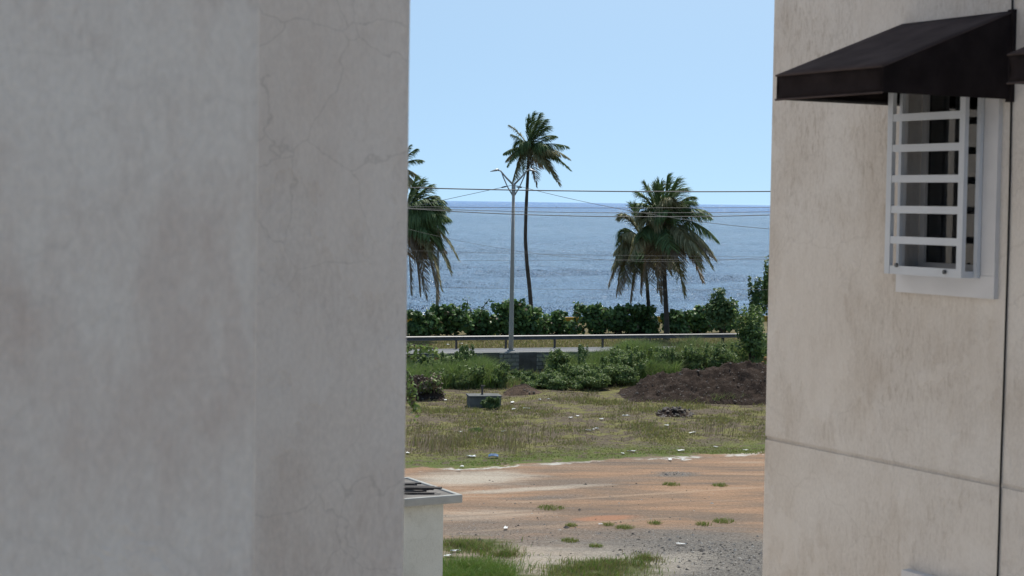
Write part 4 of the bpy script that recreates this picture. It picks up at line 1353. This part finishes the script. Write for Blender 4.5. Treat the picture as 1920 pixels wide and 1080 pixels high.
def lot_grass():
    n = 215000
    y = np.sqrt(RNG.uniform(57.5**2, 87.5**2, n))
    fr = RNG.uniform(-.16, .158, n); x = y*fr
    g = y - .43*x
    dx, dy = x-RO.x, y-RO.y
    v = dx*RV.x + dy*RV.y; u = dx*RU.x + dy*RU.y
    n1 = vn(x, y, .45, 2.2); n2 = vn(x, y, 1.6, 8.1)
    edge = 58.0 + 1.0*vn(x, y, .35, 31.0) + .5*vn(x, y, 1.2, 4.0)
    near = np.clip((64.0 - g)/4, 0, 1)
    cover = near*.85 + (.26 + 1.1*n1 + .7*n2)
    cover = np.where(v > -5, cover + .35, cover)
    keep = (g > edge) & (v < -.1) & (RNG.random(n) < np.clip(cover, .06, 1)*.9)
    keep &= ~((np.hypot((x-8.6)/6.2, (y-79.6)/2.2) < 1) & (x > 4))
    x, y, g, v, u, n1, near = (q[keep] for q in (x, y, g, v, u, n1, near))
    m = len(x)
    P = np.stack([x, y, ghv(x, y) - .02], 1)
    H = RNG.uniform(.05, .14, m)*(1 + .5*np.clip(n1, -.5, 1)) * (1 - .4*near)
    tall = (RNG.random(m) < .04) & (near < .5); H = np.where(tall, H*2.4, H)
    pd = np.clip(.62 - .5*near - .6*n1 + RNG.normal(0, .15, m), .06, .9)
    mi = np.where(RNG.random(m) < pd, 1, 0)
    mi = np.where((RNG.random(m) < .45*np.clip((61.0 - g)/2.5, 0, 1)*np.clip(1 - (x+1)/8, .15, 1)), 2, mi)
    o = blades('lot_grass', P, H, RNG.uniform(.018, .035, m), [M['grass'], M['grass_dry'], M['grass_lush']], mi, .6)
    tag(o, 'short patchy green and straw-coloured grass over the vacant lot', 'grass')
lot_grass()

def tall_grass(name, label, us, vs, n, h, mats, pm, hfun=None):
    u = RNG.uniform(us[0], us[1], n); v = RNG.uniform(vs[0], vs[1], n)
    x = RO.x + u*RU.x + v*RV.x; y = RO.y + u*RU.y + v*RV.y
    n1 = vn(x, y, .8, 3.3)
    keep = RNG.random(n) < np.clip(.65 + .8*n1, .1, 1)
    if hfun is not None: keep &= hfun(u, v)
    x, y, n1 = x[keep], y[keep], n1[keep]
    m = len(x)
    P = np.stack([x, y, ghv(x, y) - .03], 1)
    H = RNG.uniform(h[0], h[1], m)*(1 + .6*n1)
    o = blades(name, P, H, RNG.uniform(.02, .04, m), mats, RNG.choice(len(mats), m, p=pm), .38)
    tag(o, label, 'grass')
GT = [M['grass_tall'], M['weed'], M['grass_dry']]
tall_grass('bank_grass', 'tall grey-green grass on the bank between the dirt mound and the guardrail', (3.6, 17), (-5.5, -.2), 36000, (.45, 1.05), GT, [.62, .2, .18])
tall_grass('mound_grass', 'grass tufts growing along the foot and the top of the dirt mound', (5.0, 14), (-14, -4), 30000, (.15, .5), GT, [.55, .2, .25], lambda u, v: ((v < -12.3) & (v > -13.8)) | (v > -6.5))
tall_grass('wall_grass', 'tall green weeds and grass along the foot of the stone wall', (-7, 6.5), (-6.5, -.4), 15000, (.12, .42), GT, [.5, .3, .2])

tall_grass('weed_growth', 'lush green weeds growing at the wall on both sides of the street lamp', (-7, 6.5), (-6.4, -.3), 75000, (.45, 1.15), [M['grass_tall'], M['weed'], M['grass_lush']], [.5, .3, .2], lambda u, v: (u < -2.0 + .12*(v+3)) | (u > 1.7 - .12*v) )
# verge grass under the guardrail
def verge():
    n = 16000
    u = RNG.uniform(-8, 18, n); v = RNG.uniform(2.6, 9.8, n)
    x = RO.x + u*RU.x + v*RV.x; y = RO.y + u*RU.y + v*RV.y
    P = np.stack([x, y, np.full(n, ROADZ-.1)], 1)
    o = blades('verge_grass', P, RNG.uniform(.08, .2, n), RNG.uniform(.02, .04, n), [M['grass_dry'], M['grass']], RNG.choice(2, n, p=[.4, .6]), .5)
    tag(o, 'dry yellowish grass on the verge behind the guardrail', 'grass')
verge()

# weedy patches on the bare ground
def patch(name, label, spots, n, h, mats, pm):
    Ps = []
    for (px, py, rx, ry, k) in spots:
        c = onz(px, py); m = int(n*k)
        a = RNG.uniform(0, 2*math.pi, m); q = np.abs(RNG.normal(0, .55, m))
        x = c.x + np.cos(a)*q*rx; y = c.y + np.sin(a)*q*ry
        nz = vn(x, y, 1.5, 6.0); kp = RNG.random(m) < np.clip(.6 + 1.1*nz, .05, 1)
        Ps.append(np.stack([x[kp], y[kp], np.full(kp.sum(), -.01)], 1))
    P = np.concatenate(Ps); m = len(P)
    o = blades(name, P, RNG.uniform(h[0], h[1], m), RNG.uniform(.010, .02, m), mats, RNG.choice(len(mats), m, p=pm), .55)
    tag(o, label, 'grass')
patch('front_grass', 'lush bright green grass in front of the booth at the bottom edge', [(890, 1078, 1.1, 1.6, 1.0), (850, 1095, 1.2, 1.8, .8), (925, 1085, .7, 1.0, .4)], 9000, (.12, .34), [M['grass_lush'], M['grass']], [.75, .25])
patch('weed_patch', 'olive weeds growing in broken patches on the sandy ground near the booth', [(1085, 1068, .9, .9, .8), (1150, 1062, 1.0, .7, .9), (1205, 1050, .45, .6, .4), (1120, 1085, 1.5, .9, .9), (865, 1025, .7, .7, .6), (915, 1032, .8, .9, .7), (945, 1042, .5, .6, .3), (770, 1075, .5, .7, .3)], 3400, (.06, .2), [M['grass'], M['grass_lush'], M['grass_dry']], [.45, .3, .25])

TG = 'small grass tufts on the bare sandy ground'
for i, (px, py, r) in enumerate([(1032, 953, .26), (1257, 909, .18), (1351, 911, .16), (1141, 985, .1), (1171, 990, .17), (1228, 982, .12), (1318, 984, .14), (1355, 978, .2), (1118, 1025, .12), (1069, 1015, .14), (1070, 986, .12)]):
    c = onz(px, py); m = int(240*r/.2)
    a = RNG.uniform(0, 2*math.pi, m); q = RNG.random(m)**.7*r
    P = np.stack([np.cos(a)*q*1.5 + RNG.normal(0, .03, m), np.sin(a)*q*1.6 + RNG.normal(0, .03, m), np.full(m, -.01)], 1)
    o = blades('grass_tuft', P, RNG.uniform(.03, .13, m), RNG.uniform(.012, .022, m), [M['grass'], M['grass_lush']], RNG.choice(2, m, p=[.75, .25]), .9, None, None)
    o.location = c
    tag(o, 'small green grass tuft alone on the bare sandy ground', 'grass tuft', TG)

# loose stones on the bare ground
def loose_stones():
    q = MB(); rng = random.Random(21)
    spots = [(1390, 1050, 2.6, 2.6, 2600), (1300, 1030, 2.4, 1.5, 700), (1170, 1005, 3.0, 1.4, 350), (940, 1000, 2.4, 1.6, 250), (1100, 950, 5.5, 6.0, 500), (1265, 889, .7, .45, 120), (1000, 1060, 3, 2, 200)]
    for (px, py, rx, ry, k) in spots:
        c = onz(px, py)
        for i in range(k//2):
            p = Vector((c.x + rng.gauss(0, rx*.5), c.y + rng.gauss(0, ry*.5), .0))
            if p.y - .43*p.x > 57: continue
            s_ = .018*math.exp(rng.gauss(0, .5))
            vs = [p + Vector((a*s_*rng.uniform(.6, 1.3), b*s_*rng.uniform(.6, 1.3), c_*s_*rng.uniform(.4, .9))) for a, b, c_ in ((1,0,0),(-1,0,0),(0,1,0),(0,-1,0),(0,0,1),(0,0,-1))]
            q.add(vs, [(0,2,4),(2,1,4),(1,3,4),(3,0,4),(2,0,5),(1,2,5),(3,1,5),(0,3,5)], rng.choice((0, 0, 1, 1, 2)))
    o = q.build('loose_stones', [m_plain('grey_pebbles', (.17, .16, .15), .9, .4, 6), m_plain('dark_pebbles', (.06, .055, .05), .9, .4, 6), m_plain('pale_pebbles', (.34, .32, .29), .9, .3, 6)])
    tag(o, 'grey loose stones and gravel scattered over the bare ground', 'gravel', None, 'stuff')
loose_stones()

# straw-coloured tall stalks in the lot
def stalks():
    Ps = []
    for (px, py, w_, k) in ((790, 835, 1.0, 130), (945, 832, .8, 110), (860, 835, .9, 90), (1010, 820, .7, 60), (1340, 815, .8, 60), (820, 845, .8, 90), (960, 845, .6, 60)):
        c = onz(px, py)
        Ps.append(np.stack([c.x + RNG.normal(0, w_*.5, k), c.y + RNG.normal(0, .7, k), np.zeros(k)], 1))
    P = np.concatenate(Ps); m = len(P)
    o = blades('straw_stalks', P, RNG.uniform(.3, .75, m), RNG.uniform(.012, .022, m), [M['grass_dry'], M['grass']], RNG.choice(2, m, p=[.7, .3]), .3)
    tag(o, 'sparse tall straw-coloured stalks standing in the lot grass', 'grass')
stalks()

# ------------------------------------------------------------------ far boat
p = onz(1045, 389.5, -5.0)
root = empty('boat', p, R(15)); tag(root, 'tiny white boat far out on the sea', 'boat')
q = MB()
hl = [(-2.6, .75, .9), (-1, .95, .8), (1, .85, .9), (2.2, .4, 1.1), (2.9, .03, 1.3)]
vs = []
for x, wd, z in hl: vs += [(x, -wd, z), (x, -wd*.6, -.2), (x, wd*.6, -.2), (x, wd, z)]
fs = []
for i in range(len(hl)-1):
    a = i*4; b = a+4
    fs += [(a, b, b+1, a+1), (a+1, b+1, b+2, a+2), (a+2, b+2, b+3, a+3), (a+3, b+3, b, a)]
fs.append((0, 1, 2, 3))
q.add(vs, fs); q.build('hull', M['white'], root)
q = MB(); q.box((-1.2, -.6, .9), (.8, .6, 2.3)); q.box((-1.4, -.7, 2.302), (1.0, .7, 2.4)); q.build('cabin', M['white'], root)
